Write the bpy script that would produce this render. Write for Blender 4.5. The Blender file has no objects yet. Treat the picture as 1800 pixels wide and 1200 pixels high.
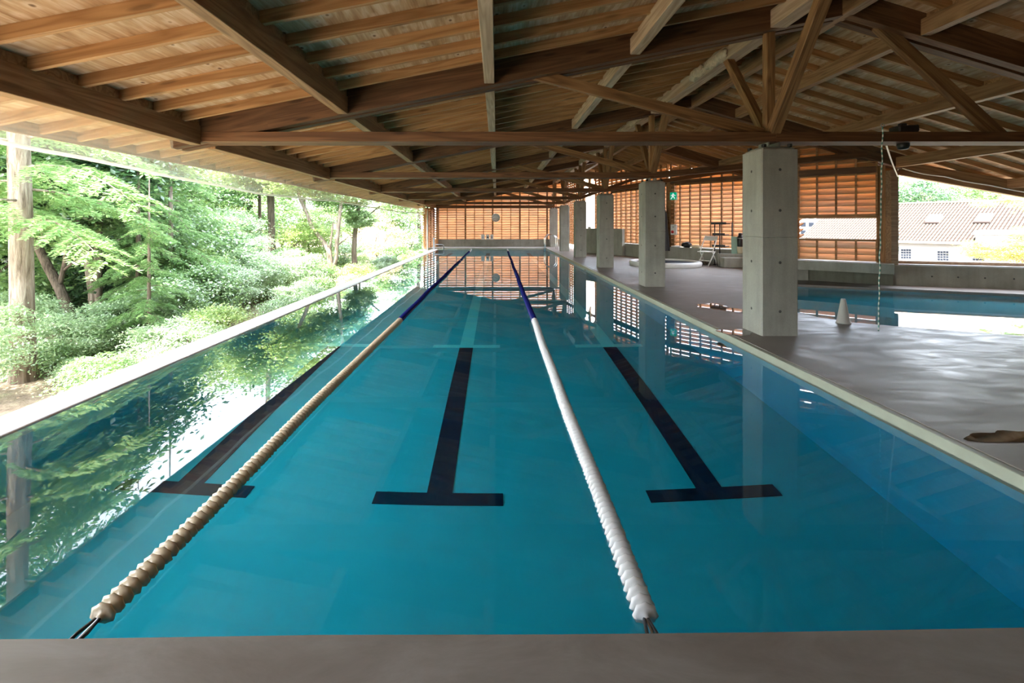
import bpy, bmesh, math, random
import numpy as np
from mathutils import Vector, Matrix
from mathutils.geometry import tessellate_polygon

random.seed(7)
SC = bpy.context.scene
COL = SC.collection
R = math.radians

# ------------------------------------------------------------------ camera
VX, VY, F, EYE = 873.0, 394.0, 810.0, 1.45
cam_d = bpy.data.cameras.new('camera')
cam_d.sensor_width = 36.0
cam_d.lens = F / 1800 * 36
cam_d.shift_x = (900 - VX) / 1800
cam_d.shift_y = -(600 - VY) / 1800
cam_d.clip_end = 500
cam = bpy.data.objects.new('camera', cam_d)
COL.objects.link(cam)
cam.location = (0, 0, EYE)
cam.rotation_euler = (R(90), 0, 0)
SC.camera = cam

# ------------------------------------------------------------------ world, sun, exposure
world = bpy.data.worlds.new('sky')
SC.world = world
world.use_nodes = True
wn, wl = world.node_tree.nodes, world.node_tree.links
wn.clear()
w_out = wn.new('ShaderNodeOutputWorld')
w_bg = wn.new('ShaderNodeBackground')
w_sky = wn.new('ShaderNodeTexSky')
w_sky.sky_type = 'NISHITA'
w_sky.sun_disc = False
w_sky.sun_elevation = R(52)
w_sky.sun_rotation = R(-143)
w_sky.air_density = 1.0
w_sky.dust_density = 3.0
w_mix = wn.new('ShaderNodeMixRGB')
w_mix.inputs[0].default_value = 0.55
w_mix.inputs[2].default_value = (6.5, 6.9, 7.4, 1)      # thin bright cloud over the blue
wl.new(w_sky.outputs[0], w_mix.inputs[1])
wl.new(w_mix.outputs[0], w_bg.inputs[0])
w_bg.inputs[1].default_value = 0.38
wl.new(w_bg.outputs[0], w_out.inputs[0])

sun_d = bpy.data.lights.new('sun', 'SUN')
sun_d.energy = 5.6
sun_d.angle = R(1.5)
sun_d.color = (1.0, 0.95, 0.86)
sun = bpy.data.objects.new('sun', sun_d)
COL.objects.link(sun)
SUN_DIR = Vector((-0.32, -0.42, 0.85)).normalized()     # towards the sun: high, from behind the viewer on the forest side
sun.rotation_euler = SUN_DIR.to_track_quat('Z', 'Y').to_euler()

vs = SC.view_settings
vs.view_transform = 'Standard'
vs.look = 'None'
vs.gamma = 1
vs.use_curve_mapping = False
vs.exposure = 2.75
cy = SC.cycles
cy.max_bounces = 14
cy.diffuse_bounces = 7
cy.glossy_bounces = 5
cy.transmission_bounces = 8
cy.transparent_max_bounces = 16
cy.sample_clamp_indirect = 12
cy.sample_clamp_direct = 0
cy.blur_glossy = 0.4

# ------------------------------------------------------------------ helpers
W = {}            # world matrix of every object by name
I4 = Matrix.Identity(4)


def PX(px, Y):
    return (px - VX) / F * Y


def PZ(py, Y):
    return EYE - (py - VY) / F * Y


def tag(o, label=None, cat=None, group=None, kind=None):
    if label: o['label'] = label
    if cat: o['category'] = cat
    if group: o['group'] = group
    if kind: o['kind'] = kind
    return o


def link(name, data, M=None, parent=None):
    o = bpy.data.objects.new(name, data)
    COL.objects.link(o)
    M = M or I4
    if parent is not None:
        o.parent = parent
        o.matrix_basis = W[parent.name].inverted() @ M
    else:
        o.matrix_basis = M
    W[o.name] = M.copy()
    return o


def empty(name, loc, rz=0.0):
    o = link(name, None, Matrix.Translation(Vector(loc)) @ Matrix.Rotation(rz, 4, 'Z'))
    o.empty_display_size = 0.1
    return o


def mesh_from(name, verts, faces, mat=None, smooth=False):
    me = bpy.data.meshes.new(name)
    me.from_pydata([tuple(v) for v in verts], [], faces)
    if mat: me.materials.append(mat)
    if smooth:
        me.polygons.foreach_set('use_smooth', [True] * len(me.polygons))
    me.update()
    return me


def bm_mesh(name, bm, mat=None, smooth=False):
    me = bpy.data.meshes.new(name)
    bmesh.ops.recalc_face_normals(bm, faces=bm.faces[:])
    bm.to_mesh(me)
    bm.free()
    if mat: me.materials.append(mat)
    if smooth:
        me.polygons.foreach_set('use_smooth', [True] * len(me.polygons))
    return me


BOXES = {}


def box_mesh(L, w, h, mat, bev=0.0):
    key = (round(L, 3), round(w, 3), round(h, 3), mat.name, bev)
    if key not in BOXES:
        bm = bmesh.new()
        bmesh.ops.create_cube(bm, size=1.0)
        bmesh.ops.scale(bm, vec=(L, w, h), verts=bm.verts[:])
        if bev:
            bmesh.ops.bevel(bm, geom=bm.edges[:], offset=bev, segments=1, affect='EDGES')
        BOXES[key] = bm_mesh('box', bm, mat)
    return BOXES[key]


def frame_along(p0, p1, up=(0, 0, 1)):
    p0, p1 = Vector(p0), Vector(p1)
    x = (p1 - p0).normalized()
    z = Vector(up)
    z = (z - x * z.dot(x))
    if z.length < 1e-4:
        z = Vector((0, 1, 0)) - x * x.y
    z.normalize()
    y = z.cross(x)
    M = Matrix((x, y, z)).transposed().to_4x4()
    return M, (p1 - p0).length


def beam(name, p0, p1, w, h, mat, parent=None, up=(0, 0, 1), anchor='c', bev=0.0):
    """A timber from p0 to p1; anchor 'b': the points lie on its underside."""
    M, L = frame_along(p0, p1, up)
    c = (Vector(p0) + Vector(p1)) / 2
    if anchor == 'b':
        c = c + M.col[2].to_3d() * (h / 2)
    elif anchor == 't':
        c = c - M.col[2].to_3d() * (h / 2)
    return link(name, box_mesh(L, w, h, mat, bev), Matrix.Translation(c) @ M, parent)


def boxo(name, c, s, mat, parent=None, rz=0.0, bev=0.0, rx=0.0, ry=0.0):
    M = Matrix.Translation(Vector(c)) @ Matrix.Rotation(rz, 4, 'Z') @ Matrix.Rotation(ry, 4, 'Y') @ Matrix.Rotation(rx, 4, 'X')
    return link(name, box_mesh(s[0], s[1], s[2], mat, bev), M, parent)


def tube_mesh(name, paths, mat, seg=8, smooth=True):
    """paths: list of lists of (x,y,z,r): tapered tubes joined in one mesh."""
    V, Fc = [], []
    for path in paths:
        pts = [Vector(p[:3]) for p in path]
        base = len(V)
        n = len(pts)
        prev = None
        for i, p in enumerate(pts):
            t = (pts[min(i + 1, n - 1)] - pts[max(i - 1, 0)]).normalized()
            if prev is None:
                a = Vector((1, 0, 0)) if abs(t.x) < 0.8 else Vector((0, 1, 0))
            else:
                a = prev
            a = (a - t * a.dot(t)).normalized()
            prev = a
            b = t.cross(a)
            r = path[i][3]
            for k in range(seg):
                th = 2 * math.pi * k / seg
                V.append(p + a * (r * math.cos(th)) + b * (r * math.sin(th)))
        for i in range(n - 1):
            for k in range(seg):
                k2 = (k + 1) % seg
                Fc.append((base + i * seg + k, base + i * seg + k2, base + (i + 1) * seg + k2, base + (i + 1) * seg + k))
        Fc.append(tuple(base + k for k in reversed(range(seg))))
        Fc.append(tuple(base + (n - 1) * seg + k for k in range(seg)))
    return mesh_from(name, V, Fc, mat, smooth)


def lathe_mesh(name, prof, mat, seg=24, smooth=True):
    V, Fc = [], []
    for (r, z) in prof:
        for k in range(seg):
            th = 2 * math.pi * k / seg
            V.append((r * math.cos(th), r * math.sin(th), z))
    n = len(prof)
    for i in range(n - 1):
        for k in range(seg):
            k2 = (k + 1) % seg
            Fc.append((i * seg + k, i * seg + k2, (i + 1) * seg + k2, (i + 1) * seg + k))
    Fc.append(tuple(reversed(range(seg))))
    Fc.append(tuple((n - 1) * seg + k for k in range(seg)))
    return mesh_from(name, V, Fc, mat, smooth)


def prism_mesh(name, loops, z0, z1, mat):
    """Extruded polygon; loops[0] is the outline, the others are holes."""
    loops = [[Vector((p[0], p[1], 0)) for p in lp] for lp in loops]
    tris = tessellate_polygon(loops)
    flat = [p for lp in loops for p in lp]
    n = len(flat)
    V = [(p.x, p.y, z1) for p in flat] + [(p.x, p.y, z0) for p in flat]
    Fc = []
    for t in tris:
        a, b, c = t
        nrm = (flat[b] - flat[a]).cross(flat[c] - flat[a]).z
        t = (a, b, c) if nrm > 0 else (a, c, b)
        Fc.append(t)
        Fc.append((t[0] + n, t[2] + n, t[1] + n))
    off = 0
    for lp in loops:
        m = len(lp)
        for i in range(m):
            j = (i + 1) % m
            Fc.append((off + i, off + j, off + j + n, off + i + n))
        off += m
    bm = bmesh.new()
    vv = [bm.verts.new(v) for v in V]
    for f in Fc:
        try: bm.faces.new([vv[i] for i in f])
        except ValueError: pass
    return bm_mesh(name, bm, mat)


# ------------------------------------------------------------------ materials
class NT:
    def __init__(self, name):
        self.m = bpy.data.materials.new(name)
        self.m.use_nodes = True
        self.t = self.m.node_tree
        self.t.nodes.clear()
        self.out = self.n('ShaderNodeOutputMaterial')

    def n(self, typ, **kw):
        nd = self.t.nodes.new(typ)
        for k, v in kw.items(): setattr(nd, k, v)
        return nd

    def l(self, a, b):
        self.t.links.new(a, b)

    def ramp(self, src, stops, interp='LINEAR'):
        r = self.n('ShaderNodeValToRGB')
        r.color_ramp.interpolation = interp
        els = r.color_ramp.elements
        while len(els) < len(stops): els.new(0.5)
        for e, (p, c) in zip(els, stops):
            e.position = p
            e.color = (c[0], c[1], c[2], 1) if hasattr(c, '__len__') else (c, c, c, 1)
        self.l(src, r.inputs[0])
        return r.outputs[0]

    def noise(self, vec, scale, detail=3, rough=0.55, dist=0.0):
        nd = self.n('ShaderNodeTexNoise')
        nd.inputs['Scale'].default_value = scale
        nd.inputs['Detail'].default_value = detail
        nd.inputs['Roughness'].default_value = rough
        nd.inputs['Distortion'].default_value = dist
        if vec is not None: self.l(vec, nd.inputs['Vector'])
        return nd.outputs[0]

    def mapping(self, vec, scale, loc=None):
        mp = self.n('ShaderNodeMapping')
        mp.inputs['Scale'].default_value = scale
        self.l(vec, mp.inputs['Vector'])
        if loc is not None: self.l(loc, mp.inputs['Location'])
        return mp.outputs[0]

    def math(self, op, a, b=None):
        nd = self.n('ShaderNodeMath', operation=op)
        for i, v in enumerate((a, b)):
            if v is None: continue
            if isinstance(v, (int, float)): nd.inputs[i].default_value = v
            else: self.l(v, nd.inputs[i])
        return nd.outputs[0]

    def mix(self, fac, a, b, blend='MIX'):
        nd = self.n('ShaderNodeMixRGB', blend_type=blend)
        for i, v in enumerate((fac, a, b)):
            if isinstance(v, (int, float)): nd.inputs[i].default_value = v
            elif isinstance(v, tuple): nd.inputs[i].default_value = (v[0], v[1], v[2], 1)
            else: self.l(v, nd.inputs[i])
        return nd.outputs[0]

    def bump(self, h, strength, dist=0.01):
        b = self.n('ShaderNodeBump')
        b.inputs['Strength'].default_value = strength
        b.inputs['Distance'].default_value = dist
        self.l(h, b.inputs['Height'])
        return b.outputs[0]

    def principled(self, color, rough=0.6, bump=None, spec=0.5, metal=0.0):
        p = self.n('ShaderNodeBsdfPrincipled')
        if isinstance(color, tuple): p.inputs['Base Color'].default_value = (color[0], color[1], color[2], 1)
        else: self.l(color, p.inputs['Base Color'])
        if isinstance(rough, (int, float)): p.inputs['Roughness'].default_value = rough
        else: self.l(rough, p.inputs['Roughness'])
        p.inputs['Specular IOR Level'].default_value = spec
        p.inputs['Metallic'].default_value = metal
        if bump is not None: self.l(bump, p.inputs['Normal'])
        self.l(p.outputs[0], self.out.inputs[0])
        return p

    def objcoord(self, rnd=True):
        tc = self.n('ShaderNodeTexCoord')
        if not rnd: return tc.outputs['Object'], None
        oi = self.n('ShaderNodeObjectInfo')
        r = self.math('MULTIPLY', oi.outputs['Random'], 37.0)
        cx = self.n('ShaderNodeCombineXYZ')
        self.l(r, cx.inputs[0]); self.l(r, cx.inputs[1]); self.l(r, cx.inputs[2])
        add = self.n('ShaderNodeVectorMath', operation='ADD')
        self.l(tc.outputs['Object'], add.inputs[0]); self.l(cx.outputs[0], add.inputs[1])
        return add.outputs[0], oi.outputs['Random']


def wood(name, dark, light, rough=0.62, knots=0.5, lam=False, var=0.25):
    t = NT(name)
    v, rnd = t.objcoord()
    g = t.noise(t.mapping(v, (0.35, 5.5, 5.5)), 1.6, 2, 0.5, 0.6)
    rings = t.math('PINGPONG', t.math('MULTIPLY', g, 9.0), 1.0)
    fine = t.noise(t.mapping(v, (1.5, 70, 70)), 1.0, 3)
    val = t.math('ADD', t.math('MULTIPLY', rings, 0.55), t.math('MULTIPLY', fine, 0.5))
    col = t.ramp(val, [(0.15, dark), (0.8, light)])
    if lam:   # glulam: thin layers of slightly different tone
        sx = t.n('ShaderNodeSeparateXYZ'); t.l(v, sx.inputs[0])
        cell = t.math('FLOOR', t.math('MULTIPLY', sx.outputs[2], 30.0))
        wn_ = t.n('ShaderNodeTexWhiteNoise', noise_dimensions='2D')
        cc = t.n('ShaderNodeCombineXYZ'); t.l(cell, cc.inputs[0])
        t.l(t.math('FLOOR', t.math('MULTIPLY', sx.outputs[0], 0.6)), cc.inputs[1])
        t.l(cc.outputs[0], wn_.inputs[0])
        col = t.mix(t.math('MULTIPLY', wn_.outputs[0], 0.35), col, dark)
    if knots:
        vo = t.n('ShaderNodeTexVoronoi')
        vo.inputs['Scale'].default_value = 1.0
        vo.inputs['Randomness'].default_value = 1.0
        t.l(t.mapping(v, (1.6, 8.0, 8.0)), vo.inputs['Vector'])
        k = t.ramp(vo.outputs['Distance'], [(0.10, 1.0), (0.21, 0.0)])
        col = t.mix(t.math('MULTIPLY', k, knots), col, tuple(c * 0.28 for c in dark))
    br = t.math('ADD', t.math('MULTIPLY', rnd, var), 1.0 - var / 2)
    hs = t.n('ShaderNodeHueSaturation')
    t.l(br, hs.inputs['Value']); t.l(col, hs.inputs['Color'])
    t.principled(hs.outputs[0], rough, t.bump(fine, 0.12, 0.004), 0.35)
    return t.m


def plain(name, col, rough=0.5, metal=0.0, spec=0.5, var=0.0, scale=8.0):
    t = NT(name)
    if var:
        v, _ = t.objcoord()
        n = t.noise(v, scale, 4)
        c = t.ramp(n, [(0.3, tuple(x * (1 - var) for x in col)), (0.7, tuple(min(1, x * (1 + var)) for x in col))])
    else:
        c = col
    t.principled(c, rough, None, spec, metal)
    return t.m


def concrete(name, a, b, rough=0.75):
    t = NT(name)
    v, rnd = t.objcoord()
    n1 = t.noise(v, 2.2, 6, 0.62)
    n2 = t.noise(t.mapping(v, (6, 6, 0.7)), 1.5, 4)
    n3 = t.noise(v, 55, 3)
    val = t.math('ADD', t.math('ADD', t.math('MULTIPLY', n1, 0.5), t.math('MULTIPLY', n2, 0.35)), t.math('MULTIPLY', n3, 0.15))
    c = t.ramp(val, [(0.36, a), (0.64, b)])
    t.principled(c, rough, t.bump(n3, 0.15, 0.004), 0.35)
    return t.m


M = {}
M['joist'] = wood('joist_wood', (0.30, 0.145, 0.052), (0.50, 0.285, 0.125), knots=0.55)
M['beam'] = wood('beam_wood', (0.085, 0.038, 0.016), (0.19, 0.095, 0.042), knots=0.6, lam=True)
M['chord'] = wood('chord_wood', (0.085, 0.036, 0.014), (0.18, 0.085, 0.036), knots=0.6)
M['purlin'] = wood('purlin_wood', (0.19, 0.098, 0.042), (0.35, 0.205, 0.098), knots=0.35)
M['pale'] = wood('pale_wood', (0.32, 0.215, 0.13), (0.52, 0.39, 0.26), knots=0.25)
M['strut'] = wood('strut_wood', (0.15, 0.072, 0.028), (0.34, 0.19, 0.08), knots=0.3)
M['slat'] = wood('slat_wood', (0.52, 0.27, 0.115), (0.74, 0.45, 0.22), knots=0.3)
M['batten'] = wood('batten_wood', (0.24, 0.115, 0.042), (0.40, 0.215, 0.09), knots=0.3)
M['post'] = wood('post_wood', (0.22, 0.13, 0.075), (0.36, 0.235, 0.14), knots=0.2)

t = NT('plywood')
v, rnd = t.objcoord()
g = t.noise(t.mapping(v, (5.0, 0.6, 1)), 2.2, 4, 0.6, 0.8)
fine = t.noise(t.mapping(v, (60, 2, 1)), 1.0, 3)
val = t.math('ADD', t.math('MULTIPLY', g, 0.75), t.math('MULTIPLY', fine, 0.25))
c = t.ramp(val, [(0.32, (0.30, 0.155, 0.065)), (0.5, (0.50, 0.32, 0.17)), (0.66, (0.66, 0.50, 0.34))])
vo = t.n('ShaderNodeTexVoronoi'); vo.inputs['Scale'].default_value = 1.0
t.l(t.mapping(v, (6.4, 4.6, 1)), vo.inputs['Vector'])
k0 = t.ramp(vo.outputs['Distance'], [(0.10, 0.0), (0.14, 0.55), (0.22, 0.35), (0.34, 0.0)])
c = t.mix(k0, c, (0.70, 0.55, 0.40))
k = t.ramp(vo.outputs['Distance'], [(0.05, 0.95), (0.09, 0.55), (0.13, 0.0)])
c = t.mix(k, c, (0.10, 0.045, 0.02))
t.principled(c, 0.6, t.bump(fine, 0.1, 0.003), 0.3)
M['ply'] = t.m

M['concrete'] = concrete('column_concrete', (0.25, 0.25, 0.215), (0.38, 0.375, 0.325))
M['concrete_dark'] = concrete('wall_concrete', (0.22, 0.215, 0.18), (0.34, 0.33, 0.28))
M['concrete_shade'] = concrete('shaded_concrete', (0.085, 0.085, 0.06), (0.14, 0.14, 0.105))  # shade of the recess under the bench, put into the concrete colour
M['hole'] = plain('tie_hole_dark', (0.06, 0.06, 0.055), 0.9)

# wet concrete deck: trowel sweeps, damp sheen that changes with the film of water, a few dry patches
t = NT('wet_deck')
v, _ = t.objcoord(False)
n1 = t.noise(v, 0.55, 5, 0.6, 0.4)
n2 = t.noise(t.mapping(v, (1.1, 2.6, 1)), 1.9, 9, 0.72, 0.7)
n3 = t.noise(v, 38, 4)
val = t.math('ADD', t.math('MULTIPLY', n1, 0.5), t.math('MULTIPLY', n2, 0.5))
c = t.ramp(val, [(0.30, (0.150, 0.120, 0.094)), (0.5, (0.228, 0.198, 0.170)), (0.72, (0.32, 0.292, 0.266))])
film = t.ramp(n2, [(0.32, 0.27), (0.48, 0.40), (0.66, 0.54)])
film2 = t.ramp(n1, [(0.34, 0.0), (0.62, 0.10)])
rg = t.math('ADD', film, film2)
t.principled(c, rg, t.bump(n3, 0.02, 0.008), 0.22)
M['deck'] = t.m

t = NT('pool_paint')
v, _ = t.objcoord(False)
n = t.noise(v, 0.9, 4)
c = t.ramp(n, [(0.3, (0.13, 0.52, 0.615)), (0.7, (0.17, 0.58, 0.67))])
t.principled(c, 0.7, None, 0.2)
M['pool'] = t.m
t = NT('pool_side_paint')
v, _ = t.objcoord(False)
n = t.noise(v, 0.9, 4)
t.principled(t.ramp(n, [(0.3, (0.14, 0.56, 0.80)), (0.7, (0.18, 0.62, 0.86))]), 0.7, None, 0.2)
M['pool_side'] = t.m
M['lip'] = plain('lip_white', (0.62, 0.63, 0.65), 0.4, var=0.08, scale=5)
M['coping'] = plain('coping_cream', (0.34, 0.35, 0.265), 0.5, var=0.08, scale=6)
M['line_dark'] = plain('line_navy', (0.012, 0.010, 0.045), 0.6)
M['line_light'] = plain('line_pale', (0.72, 0.97, 0.97), 0.6)


def water(name, absorb, density, bump=0.02, scale=2.2):
    t = NT(name)
    v, _ = t.objcoord(False)
    n1 = t.noise(t.mapping(v, (1.0, 0.55, 1)), scale, 2, 0.5, 0.3)
    g = t.n('ShaderNodeBsdfGlass')
    g.inputs['IOR'].default_value = 1.333
    g.inputs['Roughness'].default_value = 0.0
    t.l(t.bump(n1, bump, 0.1), g.inputs['Normal'])
    t.l(g.outputs[0], t.out.inputs[0])
    va = t.n('ShaderNodeVolumeAbsorption')
    va.inputs['Color'].default_value = (*absorb, 1)
    va.inputs['Density'].default_value = density
    t.l(va.outputs[0], t.out.inputs[1])
    return t.m


M['water'] = water('pool_water_clear', (0.02, 0.85, 0.895), 0.70, 0.0025)
M['water_shallow'] = water('shallow_water_clear', (0.08, 0.80, 0.88), 0.6, 0.003)


def float_mat(name, c, trans, fac=0.3):
    t = NT(name)
    p = t.n('ShaderNodeBsdfPrincipled')
    p.inputs['Base Color'].default_value = (*c, 1)
    p.inputs['Roughness'].default_value = 0.25
    p.inputs['Subsurface Weight'].default_value = 0.0
    tr = t.n('ShaderNodeBsdfTranslucent'); tr.inputs[0].default_value = (*trans, 1)
    mx = t.n('ShaderNodeMixShader'); mx.inputs[0].default_value = fac
    t.l(p.outputs[0], mx.inputs[1]); t.l(tr.outputs[0], mx.inputs[2]); t.l(mx.outputs[0], t.out.inputs[0])
    return t.m


M['float_white'] = float_mat('float_white', (0.80, 0.79, 0.77), (0.8, 0.78, 0.74))
M['float_tan'] = float_mat('float_tan', (0.62, 0.52, 0.36), (0.62, 0.46, 0.26))
M['float_blue'] = float_mat('float_blue', (0.014, 0.018, 0.17), (0.02, 0.03, 0.2))
M['hem'] = float_mat('hem_white', (0.85, 0.88, 0.86), (0.95, 0.97, 0.95), 0.7)
M['chrome'] = plain('chrome', (0.82, 0.83, 0.85), 0.12, 1.0)
M['steel'] = plain('galvanised_steel', (0.45, 0.48, 0.48), 0.38, 0.9, var=0.1)
M['black'] = plain('black_plastic', (0.012, 0.012, 0.013), 0.45)
M['white'] = plain('white_plastic', (0.78, 0.78, 0.74), 0.4)
M['cream'] = plain('cream_plastic', (0.62, 0.55, 0.38), 0.45)
M['red'] = plain('red_plastic', (0.65, 0.02, 0.02), 0.4)
M['green_board'] = plain('green_board', (0.26, 0.42, 0.33), 0.5)
M['foam'] = plain('foam_pale', (0.50, 0.40, 0.27), 0.9, var=0.2, scale=22)
M['ink'] = plain('black_ink', (0.02, 0.02, 0.025), 0.6)
M['grey_paint'] = plain('grey_blue_paint', (0.38, 0.42, 0.48), 0.4)
M['metal_roof'] = plain('metal_roofing', (0.25, 0.25, 0.26), 0.5)

t = NT('exit_green')
e = t.n('ShaderNodeEmission'); e.inputs[0].default_value = (0.0, 0.62, 0.30, 1); e.inputs[1].default_value = 0.085
t.l(e.outputs[0], t.out.inputs[0]); M['exit_green'] = t.m
t = NT('exit_white')
e = t.n('ShaderNodeEmission'); e.inputs[0].default_value = (0.9, 1, 0.95, 1); e.inputs[1].default_value = 0.13
t.l(e.outputs[0], t.out.inputs[0]); M['exit_white'] = t.m

# clear vinyl
t = NT('clear_vinyl')
v, _ = t.objcoord(False)
n = t.noise(t.mapping(v, (1, 9, 1.2)), 2.0, 3)
b = t.bump(n, 0.35, 0.02)
tr = t.n('ShaderNodeBsdfTransparent'); tr.inputs[0].default_value = (0.95, 0.97, 0.93, 1)
df = t.n('ShaderNodeBsdfDiffuse'); df.inputs[0].default_value = (0.85, 0.88, 0.80, 1)
tl = t.n('ShaderNodeBsdfTranslucent'); tl.inputs[0].default_value = (0.85, 0.88, 0.80, 1)
gl = t.n('ShaderNodeBsdfGlossy'); gl.inputs['Roughness'].default_value = 0.06
t.l(b, gl.inputs['Normal'])
m1 = t.n('ShaderNodeMixShader'); m1.inputs[0].default_value = 0.5
t.l(df.outputs[0], m1.inputs[1]); t.l(tl.outputs[0], m1.inputs[2])
m2 = t.n('ShaderNodeMixShader'); m2.inputs[0].default_value = 0.30
t.l(tr.outputs[0], m2.inputs[1]); t.l(m1.outputs[0], m2.inputs[2])
m3 = t.n('ShaderNodeMixShader'); m3.inputs[0].default_value = 0.14
t.l(m2.outputs[0], m3.inputs[1]); t.l(gl.outputs[0], m3.inputs[2])
t.l(m3.outputs[0], t.out.inputs[0])
M['vinyl'] = t.m


def leaf(name, a, b, c, gloss=0.12):
    t = NT(name)
    ge = t.n('ShaderNodeNewGeometry')
    tc = t.n('ShaderNodeTexCoord')
    nz = t.noise(tc.outputs['Object'], 0.8, 3)
    f = t.math('ADD', t.math('MULTIPLY', ge.outputs['Random Per Island'], 0.55), t.math('MULTIPLY', nz, 0.45))
    col = t.ramp(f, [(0.2, a), (0.5, b), (0.82, c)])
    d = t.n('ShaderNodeBsdfDiffuse'); t.l(col, d.inputs[0])
    tl = t.n('ShaderNodeBsdfTranslucent')
    t.l(t.mix(0.5, col, tuple(min(1, x * 1.3) for x in c)), tl.inputs[0])
    mx = t.n('ShaderNodeMixShader'); mx.inputs[0].default_value = 0.38
    t.l(d.outputs[0], mx.inputs[1]); t.l(tl.outputs[0], mx.inputs[2])
    g = t.n('ShaderNodeBsdfGlossy'); g.inputs['Roughness'].default_value = 0.38
    m2 = t.n('ShaderNodeMixShader'); m2.inputs[0].default_value = gloss
    t.l(mx.outputs[0], m2.inputs[1]); t.l(g.outputs[0], m2.inputs[2])
    t.l(m2.outputs[0], t.out.inputs[0])
    return t.m


M['leaf_mid'] = leaf('leaf_mid_green', (0.054, 0.132, 0.046), (0.132, 0.264, 0.085), (0.310, 0.465, 0.155), 0.16)
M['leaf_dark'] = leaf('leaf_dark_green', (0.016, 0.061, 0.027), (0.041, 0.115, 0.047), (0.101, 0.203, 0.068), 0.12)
M['leaf_light'] = leaf('leaf_light_green', (0.135, 0.257, 0.068), (0.270, 0.405, 0.115), (0.459, 0.567, 0.189), 0.08)
M['leaf_yellow'] = leaf('leaf_yellow_green', (0.176, 0.220, 0.044), (0.330, 0.341, 0.077), (0.506, 0.418, 0.143), 0.06)
M['leaf_grey'] = leaf('leaf_grey_green', (0.120, 0.225, 0.105), (0.240, 0.375, 0.180), (0.450, 0.570, 0.330), 0.15)
M['leaf_pale'] = leaf('leaf_pale_straw', (0.32, 0.30, 0.14), (0.5, 0.45, 0.25), (0.62, 0.52, 0.33), 0.05)
M['needle'] = leaf('needle_green', (0.10, 0.24, 0.085), (0.22, 0.40, 0.15), (0.45, 0.58, 0.27), 0.06)

t = NT('bark')
v, _ = t.objcoord()
n = t.noise(t.mapping(v, (9, 9, 1.1)), 2.0, 5, 0.65, 0.5)
c = t.ramp(n, [(0.32, (0.10, 0.075, 0.055)), (0.52, (0.24, 0.19, 0.15)), (0.7, (0.36, 0.31, 0.26))])
t.principled(c, 0.9, t.bump(n, 0.8, 0.03), 0.2)
M['bark'] = t.m
t = NT('bark_dark')
v, _ = t.objcoord()
n = t.noise(t.mapping(v, (9, 9, 1.1)), 2.5, 5, 0.65, 0.5)
c = t.ramp(n, [(0.32, (0.05, 0.038, 0.028)), (0.68, (0.17, 0.13, 0.10))])
t.principled(c, 0.9, t.bump(n, 0.8, 0.03), 0.2)
M['bark_dark'] = t.m

t = NT('forest_soil')
v, _ = t.objcoord(False)
n = t.noise(v, 1.4, 8, 0.7)
c = t.ramp(n, [(0.35, (0.13, 0.095, 0.07)), (0.52, (0.30, 0.235, 0.17)), (0.7, (0.22, 0.27, 0.12))])
t.principled(c, 0.95, t.bump(n, 0.9, 0.08), 0.1)
M['soil'] = t.m
M['house_wall'] = plain('house_render', (0.15, 0.15, 0.15), 0.8, var=0.03)
M['glass_dark'] = plain('window_glass', (0.012, 0.016, 0.024), 0.5, 0.0, 0.1)
M['tile'] = plain('roof_tile', (0.060, 0.048, 0.037), 0.85, var=0.10, scale=1.2)
M['tile_gap'] = plain('roof_tile_channel', (0.018, 0.009, 0.006), 0.95, var=0.2, scale=1.2)
M['block_grey'] = plain('grey_render', (0.36, 0.38, 0.41), 0.8)

# ================================================================== ROOF NUMBERS
RIDGE_X, RIDGE_Z = 4.37, 4.06          # underside of the rafters at the ridge
SL, SR = 0.198, 0.30


def zr(X):                              # underside of the rafters
    return RIDGE_Z - SL * (RIDGE_X - X) if X <= RIDGE_X else RIDGE_Z - SR * (X - RIDGE_X)


ZJ, ZD = 0.20, 0.305                    # joist underside, roof board underside, above the rafters' underside
BAY = 4.45
TY = [5.875 + BAY * k for k in range(-1, 6)]
LEFT_X = -4.92
Y0R, Y1R = -3.6, 28.9
EDGE = [(12.8, -3.6), (12.8, 9.15), (11.14, 9.84), (9.3, 10.7), (8.05, 11.7), (8.6, 15.3), (6.9, 17.3), (6.3, 21.3), (5.6, 24.0), (4.9, 28.9)]


def xr(Y):                              # right-hand edge of the roof
    for (x0, y0), (x1, y1) in zip(EDGE, EDGE[1:]):
        if y0 <= Y <= y1:
            return x0 + (x1 - x0) * (Y - y0) / max(1e-6, y1 - y0)
    return EDGE[-1][0]


# ================================================================== CEILING (roof)
cn = math.sqrt(1 + SL * SL)
verts = []
sheet_t = 0.06
zt = ZD + 0.035
loop = [(LEFT_X - 0.05, Y0R), (LEFT_X - 0.05, Y1R), (RIDGE_X, Y1R), (RIDGE_X, Y0R)]
V, Fc = [], []
for (x, y) in loop: V.append((x, y, zr(x) + zt))
for (x, y) in loop: V.append((x, y, zr(x) + zt + sheet_t))
Fc += [(0, 3, 2, 1)[::-1], (4, 5, 6, 7)[::-1], (0, 1, 5, 4), (1, 2, 6, 5), (3, 0, 4, 7)]
base = len(V)
lr = [(RIDGE_X, Y0R)] + EDGE + [(RIDGE_X, Y1R)]
for (x, y) in lr: V.append((x, y, zr(x) + zt))
for (x, y) in lr: V.append((x, y, zr(x) + zt + sheet_t))
n = len(lr)
Fc.append(tuple(base + i for i in range(n))[::-1])
Fc.append(tuple(base + n + i for i in range(n)))
for i in range(n):
    j = (i + 1) % n
    Fc.append((base + i, base + j, base + n + j, base + n + i))
ceiling = link('ceiling', mesh_from('ceiling', V, Fc, M['metal_roof']))
tag(ceiling, 'pitched timber roof with exposed joists over the pool', kind='structure')

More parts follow.
